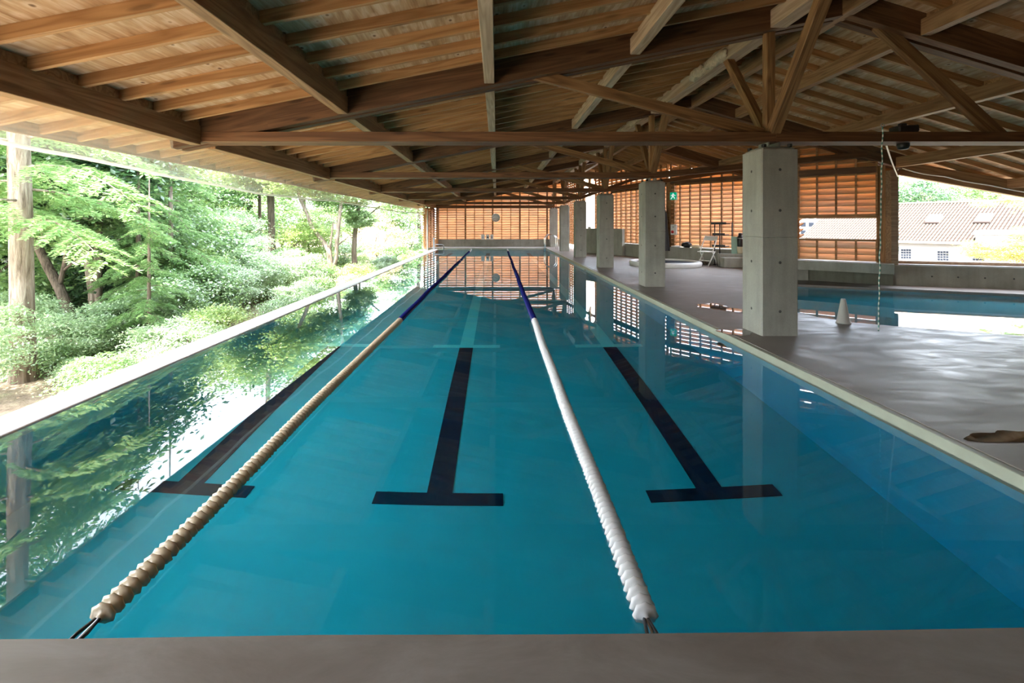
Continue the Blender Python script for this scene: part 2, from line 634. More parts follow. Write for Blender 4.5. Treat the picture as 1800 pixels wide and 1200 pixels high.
# boards
YS = []
y = Y0R + 0.02
PW = BAY / 5
ph = 5.875 % PW
y = -3.56
ylist = [ph + PW * i for i in range(-6, 40) if ph + PW * i > -3.9 and ph + PW * (i + 1) < 29.1]
edges_l = [LEFT_X, -3.28, -1.48, 0.34, 2.16, RIDGE_X]
for yy in ylist:
    for a, b in zip(edges_l, edges_l[1:]):
        z0, z1 = zr(a) + ZD, zr(b) + ZD
        beam('panel', (a + 0.002, yy + PW / 2, z0), (b - 0.002, yy + PW / 2, z1), PW - 0.004, 0.03, M['ply'], ceiling, anchor='b')
    a = RIDGE_X
    while a < xr(yy + PW / 2) - 0.2:
        b = min(a + 1.82, xr(yy + PW / 2))
        beam('panel', (a + 0.002, yy + PW / 2, zr(a) + ZD), (b - 0.002, yy + PW / 2, zr(b) + ZD), PW - 0.004, 0.03, M['ply'], ceiling, anchor='b')
        a = b

# joists, ten to a bay, one on each truss line
JS = BAY / 10
js = [5.875 + JS * i for i in range(-21, 53) if -3.5 < 5.875 + JS * i < 28.8]
for yy in js:
    beam('joist', (LEFT_X, yy, zr(LEFT_X) + ZJ), (RIDGE_X, yy, zr(RIDGE_X) + ZJ), 0.045, 0.105, M['joist'], ceiling, anchor='b')
    xe = xr(yy) - 0.05
    beam('joist', (RIDGE_X, yy, zr(RIDGE_X) + ZJ), (xe, yy, zr(xe) + ZJ), 0.045, 0.105, M['joist'], ceiling, anchor='b')

PURL = [(-3.74, 0.13, 0.24), (-1.91, 0.125, 0.22), (-0.09, 0.125, 0.20), (1.72, 0.125, 0.20), (3.50, 0.20, 0.22),
        (5.33, 0.13, 0.20), (7.11, 0.13, 0.20), (8.88, 0.14, 0.22), (10.66, 0.14, 0.2)]
for (x, w, h) in PURL:
    ends = Y1R - 0.1
    if x > 5.0:
        yy = 28.5
        while yy > 0 and xr(yy) < x + 0.1: yy -= 0.05
        ends = yy - 0.1
    cuts = [-3.5] + [a for a in TY if a < ends - 0.3] + [ends]
    for a, b in zip(cuts, cuts[1:]):
        zb = zr(x) + ZJ + 0.02 - h
        beam('purlin', (x, a + (0.15 if a > -3 else 0), zb), (x, b - (0.15 if b < ends else 0), zb), w, h, M['pale'] if -1 < x < 4 else M['purlin'], ceiling, anchor='b', bev=0.005)
beam('ridge_beam', (RIDGE_X, -3.5, 4.05), (RIDGE_X, 28.7, 4.05), 0.14, 0.24, M['purlin'], ceiling, anchor='b', bev=0.005)
# blocking boards that stand on the purlins between joists
for (x, w, h) in PURL[:5] + PURL[5:7]:
    for yy in js[10:44]:
        if x > 5 and yy > 9.5: continue
        zb = zr(x) + ZJ + 0.015
        boxo('blocking', (x + 0.03, yy + JS / 2, zb + 0.045), (0.03, JS - 0.05, 0.09), M['purlin'], ceiling)
# fascia and sprayed foam
beam('fascia', (LEFT_X - 0.03, Y0R, zr(LEFT_X) + ZJ - 0.03), (LEFT_X - 0.03, Y1R, zr(LEFT_X) + ZJ - 0.03), 0.035, 0.16, M['purlin'], ceiling, anchor='b')
pts = EDGE
for (a, b) in zip(pts[1:4], pts[2:5]):
    za, zb = zr(a[0]) - 0.02, zr(b[0]) - 0.02
    beam('edge_beam', (a[0] - 0.3, a[1] - 0.32, za), (b[0] - 0.3, b[1] - 0.35, zb), 0.13, 0.30, M['purlin'], ceiling, anchor='b')


def lump(name, c, s, seed, parent, mat):
    rg = random.Random(seed)
    bm = bmesh.new()
    bmesh.ops.create_icosphere(bm, subdivisions=3, radius=1.0)
    ph_ = [rg.uniform(0, 6) for _ in range(9)]
    for vtx in bm.verts:
        p = vtx.co
        d = 1 + 0.16 * math.sin(5 * p.x + ph_[0]) * math.sin(6 * p.y + ph_[1]) + 0.13 * math.sin(11 * p.z + ph_[2] + 7 * p.y) + 0.07 * math.sin(19 * p.x + ph_[3] + 15 * p.y)
        vtx.co = Vector((p.x * s[0] * d, p.y * s[1] * d, p.z * s[2] * d))
    return link(name, bm_mesh(name, bm, mat, True), Matrix.Translation(Vector(c)), parent)


for i, (yy, ln) in enumerate([(7.1, 0.34), (7.75, 0.30), (11.4, 0.3), (12.6, 0.3)]):
    lump('foam_patch', (3.385, yy, zr(3.4) + 0.12), (0.07, ln, 0.10), 30 + i, ceiling, M['foam'])

# ================================================================== TRUSSES
ENDS = [11.9, 11.9, 9.0, 8.4, 6.4, 5.8, 5.0]
CHORD_END = [(9.4, None), (9.4, None), (8.2, 0.05), (7.6, 0.05), (5.9, -0.25), (5.2, -0.5), None]
NAMES = ['over the near edge of the pool above the viewer', 'nearest timber roof truss spanning the whole picture over the first concrete column',
         'second timber roof truss from the near end over the second concrete column', 'third timber roof truss from the near end over the third concrete column',
         'fourth timber roof truss from the near end over the fourth concrete column', 'fifth timber roof truss from the near end over the fifth concrete column',
         'farthest timber roof truss just in front of the slatted end wall']
NAMES[0] = 'timber roof truss over the near edge of the pool above the viewer'
for k, Y in enumerate(TY):
    rt = empty('roof_truss', (3.475, Y, 2.46))
    tag(rt, NAMES[k], 'roof truss', 'timber trusses in a row over the pool')
    for dy in (-0.085, 0.085):
        beam('rafter', (-4.05, Y + dy, zr(-4.05)), (RIDGE_X, Y + dy, RIDGE_Z), 0.12, 0.30, M['beam'], rt, anchor='b', bev=0.005)
        xe = ENDS[k]
        beam('rafter', (RIDGE_X, Y + dy, RIDGE_Z), (xe, Y + dy, zr(xe)), 0.12, 0.30, M['beam'], rt, anchor='b', bev=0.005)
    beam('bottom_chord', (-3.72, Y + 0.005, 2.478), (3.475, Y + 0.005, 2.478), 0.31, 0.122, M['chord'], rt, anchor='b', bev=0.004)
    if CHORD_END[k]:
        xe, dz = CHORD_END[k]
        ze = 2.478 if dz is None else zr(xe) - 0.02 + dz
        beam('bottom_chord', (3.475, Y + 0.005, 2.478), (xe, Y + 0.005, ze), 0.31, 0.122, M['chord'], rt, anchor='b', bev=0.004)
    # web members in the truss plane and the fan of struts to the long beam over the columns
    beam('strut', (0.46, Y, zr(0.46) + 0.08), (3.38, Y, 2.60), 0.075, 0.135, M['strut'], rt, bev=0.004)
    if k <= 1:
        beam('strut', (4.85, Y, zr(4.85) + 0.08), (6.42, Y, 2.56), 0.09, 0.15, M['strut'], rt, bev=0.004)
    zt_ = zr(3.5) + 0.03
    beam('post', (3.47, Y, 2.56), (3.47, Y, zt_), 0.105, 0.105, M['strut'], rt, bev=0.004)
    beam('strut', (3.47, Y + 0.06, 2.60), (3.46, Y + 1.02, zt_), 0.105, 0.105, M['strut'], rt, bev=0.004)
    beam('strut', (3.47, Y - 0.06, 2.56), (3.46, Y - 1.05, zt_), 0.125, 0.125, M['strut'], rt, bev=0.004)

# ================================================================== COLUMNS
CX, CW, CZ0, CZ1 = 3.475, 0.45, 0.08, 2.37


def column_mesh():
    bm = bmesh.new()
    g = 1.29
    prof = [(CZ0 - 0.06, CW / 2), (g - 0.008, CW / 2), (g, CW / 2 - 0.008), (g + 0.008, CW / 2), (CZ1, CW / 2)]
    rings = []
    ch = 0.014
    for (z, h) in prof:
        pts = [(h - ch, -h), (h, -h + ch), (h, h - ch), (h - ch, h), (-h + ch, h), (-h, h - ch), (-h, -h + ch), (-h + ch, -h)]
        rings.append([bm.verts.new((p[0], p[1], z)) for p in pts])
    for a, b in zip(rings, rings[1:]):
        for i in range(8):
            bm.faces.new((a[i], a[(i + 1) % 8], b[(i + 1) % 8], b[i]))
    bm.faces.new(rings[-1])
    bm.faces.new(rings[0][::-1])
    return bm_mesh('column_shaft', bm, M['concrete'])


def tie_hole_mesh():
    V, Fc = [], []
    seg = 10
    for r, z in ((0.018, 0.0015), (0.014, 0.0025), (0.010, 0.001)):
        for i in range(seg):
            V.append((r * math.cos(6.2832 * i / seg), r * math.sin(6.2832 * i / seg), z))
    for a in range(2):
        for i in range(seg):
            j = (i + 1) % seg
            Fc.append((a * seg + i, a * seg + j, (a + 1) * seg + j, (a + 1) * seg + i))
    Fc.append(tuple(2 * seg + i for i in range(seg)))
    return mesh_from('tie_hole', V, Fc, M['hole'])


CM, TH = column_mesh(), tie_hole_mesh()
CLAB = ['square concrete column beside the near edge of the pool, outside the picture',
        'nearest and largest square concrete column standing by the pool edge beside the white cone',
        'second square concrete column from the near end by the pool edge',
        'third square concrete column from the near end in front of the low concrete wall',
        'fourth square concrete column from the near end by the pool edge',
        'fifth square concrete column from the near end by the pool edge',
        'farthest square concrete column behind the pool ladder rails']
for k, Y in enumerate(TY[1:], 1):
    c = link('concrete_column', CM, Matrix.Translation((CX, Y, 0)))
    tag(c, CLAB[k], 'column', 'square concrete columns along the pool')
    if k <= 4:
        for z in (0.38, 0.98, 1.62, 2.12):
            Mx = Matrix.Translation((CX - 0.0, Y - CW / 2, z)) @ Matrix.Rotation(R(90), 4, 'X')
            link('tie_hole', TH, Mx, c)
            Mx = Matrix.Translation((CX - CW / 2, Y, z)) @ Matrix.Rotation(R(-90), 4, 'Y')
            link('tie_hole', TH, Mx, c)
    boxo('mortar_pad', (CX, Y, CZ1 + 0.012), (0.40, 0.40, 0.03), M['concrete_dark'], c, bev=0.01)
    boxo('base_plate', (CX, Y, CZ1 + 0.034), (0.34, 0.34, 0.016), M['steel'], c)
    for sx in (-0.15, 0.15):
        boxo('bracket_plate', (CX + sx * 0.45, Y, CZ1 + 0.075), (0.012, 0.22, 0.07), M['steel'], c)
    for sx in (-1, 1):
        for sy in (-1, 1):
            boxo('clamp', (CX + sx * 0.16, Y + sy * 0.16, CZ1 + 0.055), (0.045, 0.05, 0.04), M['black'], c, bev=0.008)

# ================================================================== POOL
PXL, PXR, PY0, PY1, PD = -3.37, 2.87, 1.50, 26.62, -1.36
basin = empty('pool_basin', (0, 14, PD))
tag(basin, 'long pale blue lap pool basin with infinity edge on the forest side', kind='structure')
boxo('pool_floor', ((PXL + PXR) / 2, (PY0 + PY1) / 2, PD - 0.1), (PXR - PXL + 0.6, PY1 - PY0 + 0.6, 0.2), M['pool'], basin)
boxo('pool_wall', (PXR + 0.1, (PY0 + PY1) / 2, (PD - 0.06) / 2), (0.2, PY1 - PY0 + 0.4, -PD - 0.06), M['pool_side'], basin)
boxo('pool_wall', (PXL - 0.1, (PY0 + PY1) / 2, (PD - 0.08) / 2), (0.2, PY1 - PY0 + 0.4, -PD - 0.08), M['pool'], basin)
boxo('pool_wall', ((PXL + PXR) / 2, PY0 - 0.1, (PD + 0.02) / 2 - 0.01), (PXR - PXL, 0.2, -PD), M['pool'], basin)
boxo('pool_wall', ((PXL + PXR) / 2, PY1 + 0.1, (PD + 0.02) / 2 - 0.01), (PXR - PXL, 0.2, -PD), M['pool'], basin)
prof = [(-3.37, -0.16), (-3.37, 0.004), (-3.385, 0.013), (-3.43, 0.019), (-3.52, 0.021), (-3.64, 0.017), (-3.73, 0.006), (-3.775, -0.015), (-3.79, -0.06), (-3.80, -1.5), (-3.70, -1.5)]
V, Fc = [], []
ys_ = [-2.0 + i * 1.0 for i in range(29)] + [26.62]
for yy in ys_:
    for (x, z) in prof: V.append((x, yy, z))
m_ = len(prof)
for i in range(len(ys_) - 1):
    for j in range(m_ - 1):
        Fc.append((i * m_ + j, i * m_ + j + 1, (i + 1) * m_ + j + 1, (i + 1) * m_ + j)[::-1])
link('edge_lip', mesh_from('edge_lip', V, Fc, M['lip'], True), None, basin)['label'] = 'rounded white overflow lip on the forest side'
boxo('coping', (2.90, (PY0 + PY1) / 2, 0.008), (0.06, PY1 - PY0 + 0.0, 0.136), M['coping'], basin, bev=0.004)['label'] = 'narrow cream coping strip along the deck'
boxo('coping', ((PXL + PXR) / 2, PY1 + 0.065, 0.0), (PXR - PXL + 0.26, 0.13, 0.10), M['coping'], basin, bev=0.006)
ZL = PD + 0.004
for lane, xc in enumerate((-2.41, -0.45, 1.675)):
    for (ya, yb, mt) in ((3.62, 6.85, 'line_dark'), (6.95, 21.2, 'line_light'), (21.3, 24.5, 'line_dark')):
        boxo('lane_line', (xc, (ya + yb) / 2, ZL), (0.20, yb - ya, 0.006), M[mt], basin)
    for yc, mt in ((3.57, 'line_dark'), (6.9, 'line_light'), (21.25, 'line_light'), (24.55, 'line_dark')):
        boxo('cross_line', (xc, yc, ZL + 0.0005), (1.0, 0.13, 0.007), M[mt], basin)
boxo('cross_line', (-2.41, 14.1, ZL + 0.001), (0.8, 0.16, 0.007), M['line_dark'], basin)
# return inlet on the right wall
Y = 7.0
fit = lathe_mesh('water_inlet', [(0.11, 0), (0.11, 0.02), (0.08, 0.03), (0.02, 0.03)], M['ink'], 16)
link('water_inlet', fit, Matrix.Translation((PXR - 0.001, 5.85, -0.36)) @ Matrix.Rotation(R(-90), 4, 'Y'), basin)
link('water_inlet', fit, Matrix.Translation((PXR - 0.001, 14.9, -0.25)) @ Matrix.Rotation(R(-90), 4, 'Y'), basin)

wb = bmesh.new()
bmesh.ops.create_cube(wb, size=1.0)
bmesh.ops.scale(wb, vec=(PXR - PXL + 0.1, PY1 - PY0 + 0.1, -PD + 0.05), verts=wb.verts[:])
bmesh.ops.translate(wb, vec=((PXL + PXR) / 2, (PY0 + PY1) / 2, (PD - 0.05) / 2), verts=wb.verts[:])
wat = link('pool_water', bm_mesh('pool_water', wb, M['water']))
tag(wat, 'still clear turquoise water filling the long lap pool', 'water', kind='structure')

# ================================================================== DECK (floor)
KIDS = [(6.3, 10.72), (5.0, 8.7), (4.72, 7.9), (4.68, 7.16), (4.75, 6.8), (4.95, 6.45), (5.37, 6.2), (6.48, 5.66), (9.0, 4.5), (12.2, 3.1), (12.2, 8.2), (10.32, 9.02), (6.88, 10.47)]
DECK = [(-3.68, -3.5), (13.0, -3.5), (13.0, 9.2), (11.1, 9.9), (9.2, 10.6), (8.9, 11.6), (8.9, 15.4), (6.9, 17.5), (6.0, 21.5), (5.2, 24.2), (4.4, 29.0),
        (-4.3, 29.0), (-4.3, 26.75), (2.93, 26.75), (2.93, 1.578), (1.9, 1.568), (0.9, 1.548), (0.2, 1.54), (-0.6, 1.538), (-1.4, 1.524), (-2.2, 1.518), (-3.68, 1.51)]
floor = link('floor', prism_mesh('floor', [DECK, KIDS], -0.06, 0.08, M['deck']))
tag(floor, 'wet troweled concrete deck around both pools', kind='structure')
kb = empty('pool_basin', (8, 7.5, -0.6))
tag(kb, 'shallow blue side pool with a curved near edge beside the bench', kind='structure')
link('pool_floor', prism_mesh('kids_floor', [[(p[0] * 1.0, p[1]) for p in KIDS]], -0.75, -0.62, M['pool']), None, kb)
for a, b in zip(KIDS, KIDS[1:] + KIDS[:1]):
    d = (Vector(b) - Vector(a)).normalized()
    nrm = Vector((d.y, -d.x))
    mid = (Vector(a) + Vector(b)) / 2
    ctr = Vector((8.2, 7.2))
    if nrm.dot(mid - ctr) < 0: nrm = -nrm
    q = mid + nrm * 0.05
    boxo('pool_wall', (q.x, q.y, -0.345), ((Vector(b) - Vector(a)).length + 0.06, 0.10, 0.68), M['pool'], kb, math.atan2(d.y, d.x))
kw = prism_mesh('shallow_water', [[(p[0] + (0.03 if p[0] > 8 else -0.03), p[1]) for p in KIDS]], -0.66, 0.035, M['water_shallow'])
tag(link('shallow_water', kw), 'still dark water in the shallow side pool', 'water', kind='structure')

# ================================================================== LOUVRE WALLS
SLATS = {}


def slat_mesh(L):
    key = round(L, 3)
    if key not in SLATS:
        SLATS[key] = box_mesh(L, 0.020, 0.225, M['slat'])
    return SLATS[key]


def louvre_wall(name, label, p0, p1, z0, ztop, bay, inward, holes=(), pitch=0.1385, thick=0, header=None, tilt=50, post_every=0):
    """Slatted wall from p0 to p1. Each slat leans with its lower edge to the inside."""
    p0, p1, inward = Vector(p0), Vector(p1), Vector(inward).normalized()
    d = p1 - p0
    Lw = d.length
    d.normalize()
    nb = max(1, round(Lw / bay))
    bw = Lw / nb
    ang = math.atan2(d.y, d.x)
    root = empty(name, (p0.x, p0.y, z0))
    tag(root, label, kind='structure')
    y_loc = Vector((-d.y, d.x))
    sgn = 1 if y_loc.dot(inward) > 0 else -1
    top = ztop if callable(ztop) else (lambda x, y: ztop)

    def free(s, z):
        for (s0, s1, za, zb) in holes:
            if s0 - 1e-3 <= s <= s1 + 1e-3 and za <= z <= zb: return False
        return True
    for b in range(nb):
        s = (b + 0.5) * bw
        c = p0 + d * s
        zz = z0 + pitch * 0.55
        while zz + 0.08 < top(c.x, c.y):
            if free(s, zz):
                Mx = Matrix.Translation((c.x - inward.x * 0.02, c.y - inward.y * 0.02, zz)) @ Matrix.Rotation(ang, 4, 'Z') @ Matrix.Rotation(R(tilt) * sgn, 4, 'X')
                link('slat', slat_mesh(bw - 0.004), Mx, root)
            zz += pitch
    for b in range(nb + 1):
        c = p0 + d * (b * bw)
        zt_ = top(c.x, c.y)
        thickp = post_every and (b % post_every == 0)
        ww = 0.10 if thickp else 0.04
        segs = [(z0, zt_)]
        for (s0, s1, za, zb) in holes:
            if s0 - 0.05 < b * bw - 0.01 and b * bw + 0.01 < s1 + 0.05:
                segs = [(z0, za), (zb, zt_)]
        for (za, zb) in segs:
            if zb - za < 0.05: continue
            q = c + inward * 0.045
            boxo('batten', (q.x, q.y, (za + zb) / 2), (ww, 0.085, zb - za), M['batten'], root, ang)
    for (s0, s1, za, zb) in holes:
        for z_ in (za - 0.025, zb + 0.025):
            a, b_ = p0 + d * s0, p0 + d * s1
            q = inward * 0.03
            beam('rail', (a.x + q.x, a.y + q.y, z_), (b_.x + q.x, b_.y + q.y, z_), 0.11, 0.05, M['batten'], root)
    if header:
        zh, hh = header
        q = inward * 0.05
        beam('header_beam', (p0.x + q.x, p0.y + q.y, zh), (p1.x + q.x, p1.y + q.y, zh), 0.12, hh, M['beam'], root, anchor='b')
    return root


def roof_under(x, y):
    return zr(x) + ZD - 0.02


# far end wall
FY = 28.6
louvre_wall('wall_far', 'far end wall of orange timber slats glowing with daylight', (-3.62, FY), (4.25, FY), 0.50, roof_under, 0.573, (0, -1), header=(2.44, 0.11), pitch=0.148, post_every=3, tilt=48)
fb = boxo('wall_far', (0.3, FY, 0.27), (8.3, 0.22, 0.50), M['concrete_dark'])
tag(fb, 'low concrete upstand under the far slatted wall', kind='structure')
for i in range(7):
    link('tie_hole', TH, Matrix.Translation((-3.0 + i * 1.0, FY - 0.11, 0.30)) @ Matrix.Rotation(R(90), 4, 'X'), fb)
# short return wall on the forest side
louvre_wall('wall_left', 'short slatted return wall at the far forest corner of the pool', (-4.15, 26.2), (-3.75, 28.5), 0.05, 2.45, 0.57, (0.95, -0.3), header=(2.45, 0.14))
boxo('corner_post', (-3.66, 28.35, 1.25), (0.12, 0.12, 2.4), M['batten'], bpy.data.objects['wall_left'])

# right-hand walls
A0, A1 = (6.45, 17.0), (8.15, 15.1)
C0, C1 = (5.37, 21.3), (6.45, 17.0)
B0, B1 = (7.35, 11.2), (8.70, 10.10)


def into(p0, p1):
    d = Vector(p1) - Vector(p0)
    n = Vector((d.y, -d.x)).normalized()
    if n.x > 0 and abs(n.x) > 0.3 or n.y > 0: n = -n
    return n


louvre_wall('wall_right', 'orange slatted wall behind the black shelf rack and white chair', A0, A1, 0.64, lambda x, y: min(roof_under(x, y), 4.2), 0.39, into(A0, A1), header=(2.92, 0.13))
louvre_wall('wall_right', 'orange slatted wall between the second and third concrete columns', C0, (6.40, 17.15), 0.64, roof_under, 0.42, (-1, -0.25), header=(2.93, 0.13))
D0, D1 = (4.25, 28.5), (4.62, 24.4)
louvre_wall('wall_right', 'dim slatted wall behind the fourth and fifth columns', D0, D1, 0.3, roof_under, 0.46, (-1, -0.1))
louvre_wall('wall_right', 'narrow slatted strip beside the tall slot window', (4.98, 23.0), C0, 0.64, roof_under, 0.44, (-1, -0.2))
# tall slot window between
wf = empty('window_1', (4.8, 23.7, 1.25))
tag(wf, 'tall narrow slot window open to the daylight', kind='structure')
for (x, y) in ((4.64, 24.35), (4.97, 23.05)):
    boxo('window_frame', (x, y, 2.2), (0.09, 0.09, 2.2), M['batten'], wf)
boxo('window_head', (4.8, 23.7, 3.4), (0.1, 1.5, 1.0), M['batten'], wf, R(-14))
boxo('window_base', (4.8, 23.7, 0.72), (0.14, 1.4, 1.2), M['concrete_dark'], wf, R(-14))
hid = louvre_wall('wall_right', 'slatted wall hidden behind the nearest concrete column', (8.15, 15.1), (7.42, 11.3), 0.64, roof_under, 0.42, (-1, 0.2))
LB = (Vector(B1) - Vector(B0)).length
dB = (Vector(B1) - Vector(B0)).normalized()
BJ = tuple(Vector(B0) + dB * 1.456)
bslot = louvre_wall('wall_right', 'orange slatted wall with a long view slot between nearest column and corner post', B0, BJ, 0.62, roof_under, 0.37, into(B0, B1), holes=((0, 1.456, 1.11, 1.63),), header=(2.60, 0.14))
louvre_wall('wall_right', 'narrow slatted return seen edge on beside the corner post', (8.56, 10.22), (9.55, 11.25), 0.6, 2.62, 0.36, (0.72, -0.69))
jb = beam('jamb_board', (BJ[0] + dB.x * 0.07, BJ[1] + dB.y * 0.07, 0.60), (BJ[0] + dB.x * 0.07, BJ[1] + dB.y * 0.07, 2.75), 0.05, 0.15, M['batten'], bslot, up=(dB.x, dB.y, 0))
cp = boxo('corner_post', (8.62, 10.05, 1.59), (0.15, 0.15, 2.06), M['post'])
tag(cp, 'square timber corner post between the slatted wall and the open side', 'post')

boxo('corner_board', (6.47, 17.02, 1.85), (0.34, 0.14, 2.5), M['batten'], bpy.data.objects['wall_right'], R(-60))
# concrete bench and parapets
nB = into(B0, B1)


def strip(name, p0, p1, z0, z1, off0, off1, n, mat, parent=None):
    p0, p1, n = Vector(p0), Vector(p1), Vector(n)
    lp = [p0 + n * off0, p1 + n * off0, p1 + n * off1, p0 + n * off1]
    return link(name, prism_mesh(name, [[(q.x, q.y) for q in lp]], z0, z1, mat), None, parent)


wB = strip('wall_right_base', B0, B1, 0.02, 0.42, -0.45, -0.25, nB, M['concrete_shade'])
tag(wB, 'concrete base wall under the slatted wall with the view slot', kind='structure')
bench = strip('concrete_bench', (6.9, 11.57), B1, 0.39, 0.60, -0.42, 0.47, nB, M['concrete_dark'])
tag(bench, 'long floating concrete bench under the slatted wall by the shallow pool', 'bench')
nA = into(A0, A1)
bA = strip('concrete_bench', A0, A1, 0.07, 0.62, -0.2, 0.25, nA, M['concrete_dark'])
tag(bA, 'concrete bench ledge under the slatted wall behind the white tub', 'bench')
wC = strip('wall_right_base', C0, C1, 0.02, 0.62, -0.2, 0.05, (-0.97, -0.24), M['concrete_dark'])
tag(wC, 'concrete base under the slatted wall between the second and third columns', kind='structure')
wD = strip('wall_right_base', (8.15, 15.1), (7.42, 11.3), 0.02, 0.62, -0.2, 0.05, (-0.98, 0.2), M['concrete_dark'])
tag(wD, 'concrete base hidden behind the nearest concrete column', kind='structure')
R2, R3 = (8.88, 10.40), (13.0, 8.93)
nR = into(R2, R3)
par = strip('wall_right_parapet', R2, R3, 0.02, 0.52, -0.28, 0.0, nR, M['concrete_dark'])
tag(par, 'low concrete parapet beside the shallow pool on the open side', kind='structure')
dR = (Vector(R3) - Vector(R2)).normalized()
for s in (0.75, 1.2, 1.65, 2.12, 2.6):
    q = Vector(R2) + dR * s + nR * 0.001
    link('tie_hole', TH, Matrix.Translation((q.x, q.y, 0.30)) @ Matrix.Rotation(math.atan2(dR.y, dR.x), 4, 'Z') @ Matrix.Rotation(R(90), 4, 'X'), par)
sill = strip('window_sill', R2, R3, 0.52, 0.555, -0.27, -0.02, nR, M['lip'], par)
bar = strip('sill_rail', R2, R3, 0.555, 0.62, -0.25, -0.18, nR, M['post'], par)
lw = strip('low_wall', (4.24, 22.3), (5.45, 20.0), 0.07, 1.25, -0.15, 0.0, (-0.88, -0.46), M['concrete'])
lw.name = 'wall_low'
tag(lw, 'low free standing concrete wall behind the third column', kind='structure')

# unseen wall behind the viewer, added solid to keep the column fronts dark
V = [(-3.7, -3.35, 0.02), (12.6, -3.35, 0.02), (12.6, -3.35, zr(12.6) + ZD - 0.02), (RIDGE_X, -3.35, RIDGE_Z + ZD - 0.02), (-3.7, -3.35, zr(-3.7) + ZD - 0.02)]
V += [(x, y - 0.2, z) for (x, y, z) in V]
nw = link('wall_near_blocker', mesh_from('wall_near_blocker', V, [(0, 1, 2, 3, 4), (9, 8, 7, 6, 5)] + [(i, i + 5, (i + 1) % 5 + 5, (i + 1) % 5) for i in range(5)], M['concrete_dark']))
tag(nw, 'unseen concrete wall added behind the viewer to block light', kind='structure')
lwn = boxo('wall_left_blocker', (-3.9, -2.3, 1.25), (0.2, 1.9, 2.4), M['concrete_dark'])  # unseen, added to cut light from the near left on the column fronts
tag(lwn, 'unseen concrete side wall added outside the picture to block light from the left', kind='structure')
sw = boxo('wall_right_blocker', (12.5, 2.7, 1.0), (0.2, 12.0, 1.95), M['concrete_dark'])  # unseen, closes the right side to darken the roof and columns
tag(sw, 'unseen concrete side wall added outside the picture to block light from the right', kind='structure')

# ================================================================== VINYL CURTAIN
vc = empty('vinyl_curtain', (-4.0, 12, 2.3))
tag(vc, 'long clear vinyl curtain hanging under the eave on the forest side', 'curtain')
V, Fc = [], []
NY, NZ = 260, 7
ya, yb = -2.5, 26.1
for i in range(NY + 1):
    yy = ya + (yb - ya) * i / NY
    zb = float(np.interp(yy, [-2.5, 3.7, 5.3, 7.3, 9, 12, 15, 19, 22, 26.1], [2.2, 2.13, 2.07, 1.99, 1.98, 2.03, 2.0, 1.965, 1.99, 2.05])) + 0.008 * math.sin(yy * 2.9)
    for j in range(NZ + 1):
        f = j / NZ
        z = 2.56 + (zb - 2.56) * f
        xw = -4.02 - 0.05 * f * f + f * (0.010 * math.sin(yy * 21) * (0.4 + 0.6 * math.sin(yy * 0.9) ** 2) + 0.02 * math.sin(yy * 2.2))
        V.append((xw, yy, z))
for i in range(NY):
    for j in range(NZ):
        a = i * (NZ + 1) + j
        Fc.append((a, a + 1, a + NZ + 2, a + NZ + 1))
link('vinyl_sheet', mesh_from('vinyl_sheet', V, Fc, M['vinyl'], True), None, vc)
hem = [(V[i * (NZ + 1) + NZ][0], V[i * (NZ + 1) + NZ][1], V[i * (NZ + 1) + NZ][2], 0.02) for i in range(0, NY + 1, 2)]
link('hem', tube_mesh('hem', [hem], M['hem'], 6), None, vc)['label'] = 'white weighted hem'
beam('curtain_rail', (-4.02, ya, 2.56), (-4.02, yb, 2.56), 0.025, 0.06, M['steel'], vc)['label'] = 'grey steel rail'

# ================================================================== LANE ROPES
def float_mesh(name, mat, seg=16, lobes=8):
    prof = [(-0.021, 0.014), (-0.011, 0.014), (-0.009, 0.034), (-0.003, 0.0465), (0.004, 0.0445), (0.009, 0.031), (0.011, 0.014), (0.021, 0.014)]
    V, Fc = [], []
    for (x, r) in prof:
        for k in range(seg):
            th = 2 * math.pi * k / seg
            rr = r * (1 + (0.06 if r > 0.03 else 0) * math.cos(lobes * th + x * 60))
            V.append((x, rr * math.cos(th), rr * math.sin(th)))
    n = len(prof)
    for i in range(n - 1):
        for k in range(seg):
            k2 = (k + 1) % seg
            Fc.append((i * seg + k, i * seg + k2, (i + 1) * seg + k2, (i + 1) * seg + k))
    Fc.append(tuple(reversed(range(seg)))); Fc.append(tuple((n - 1) * seg + k for k in range(seg)))
    return mesh_from(name, V, Fc, mat, True)


PITCH = 0.042


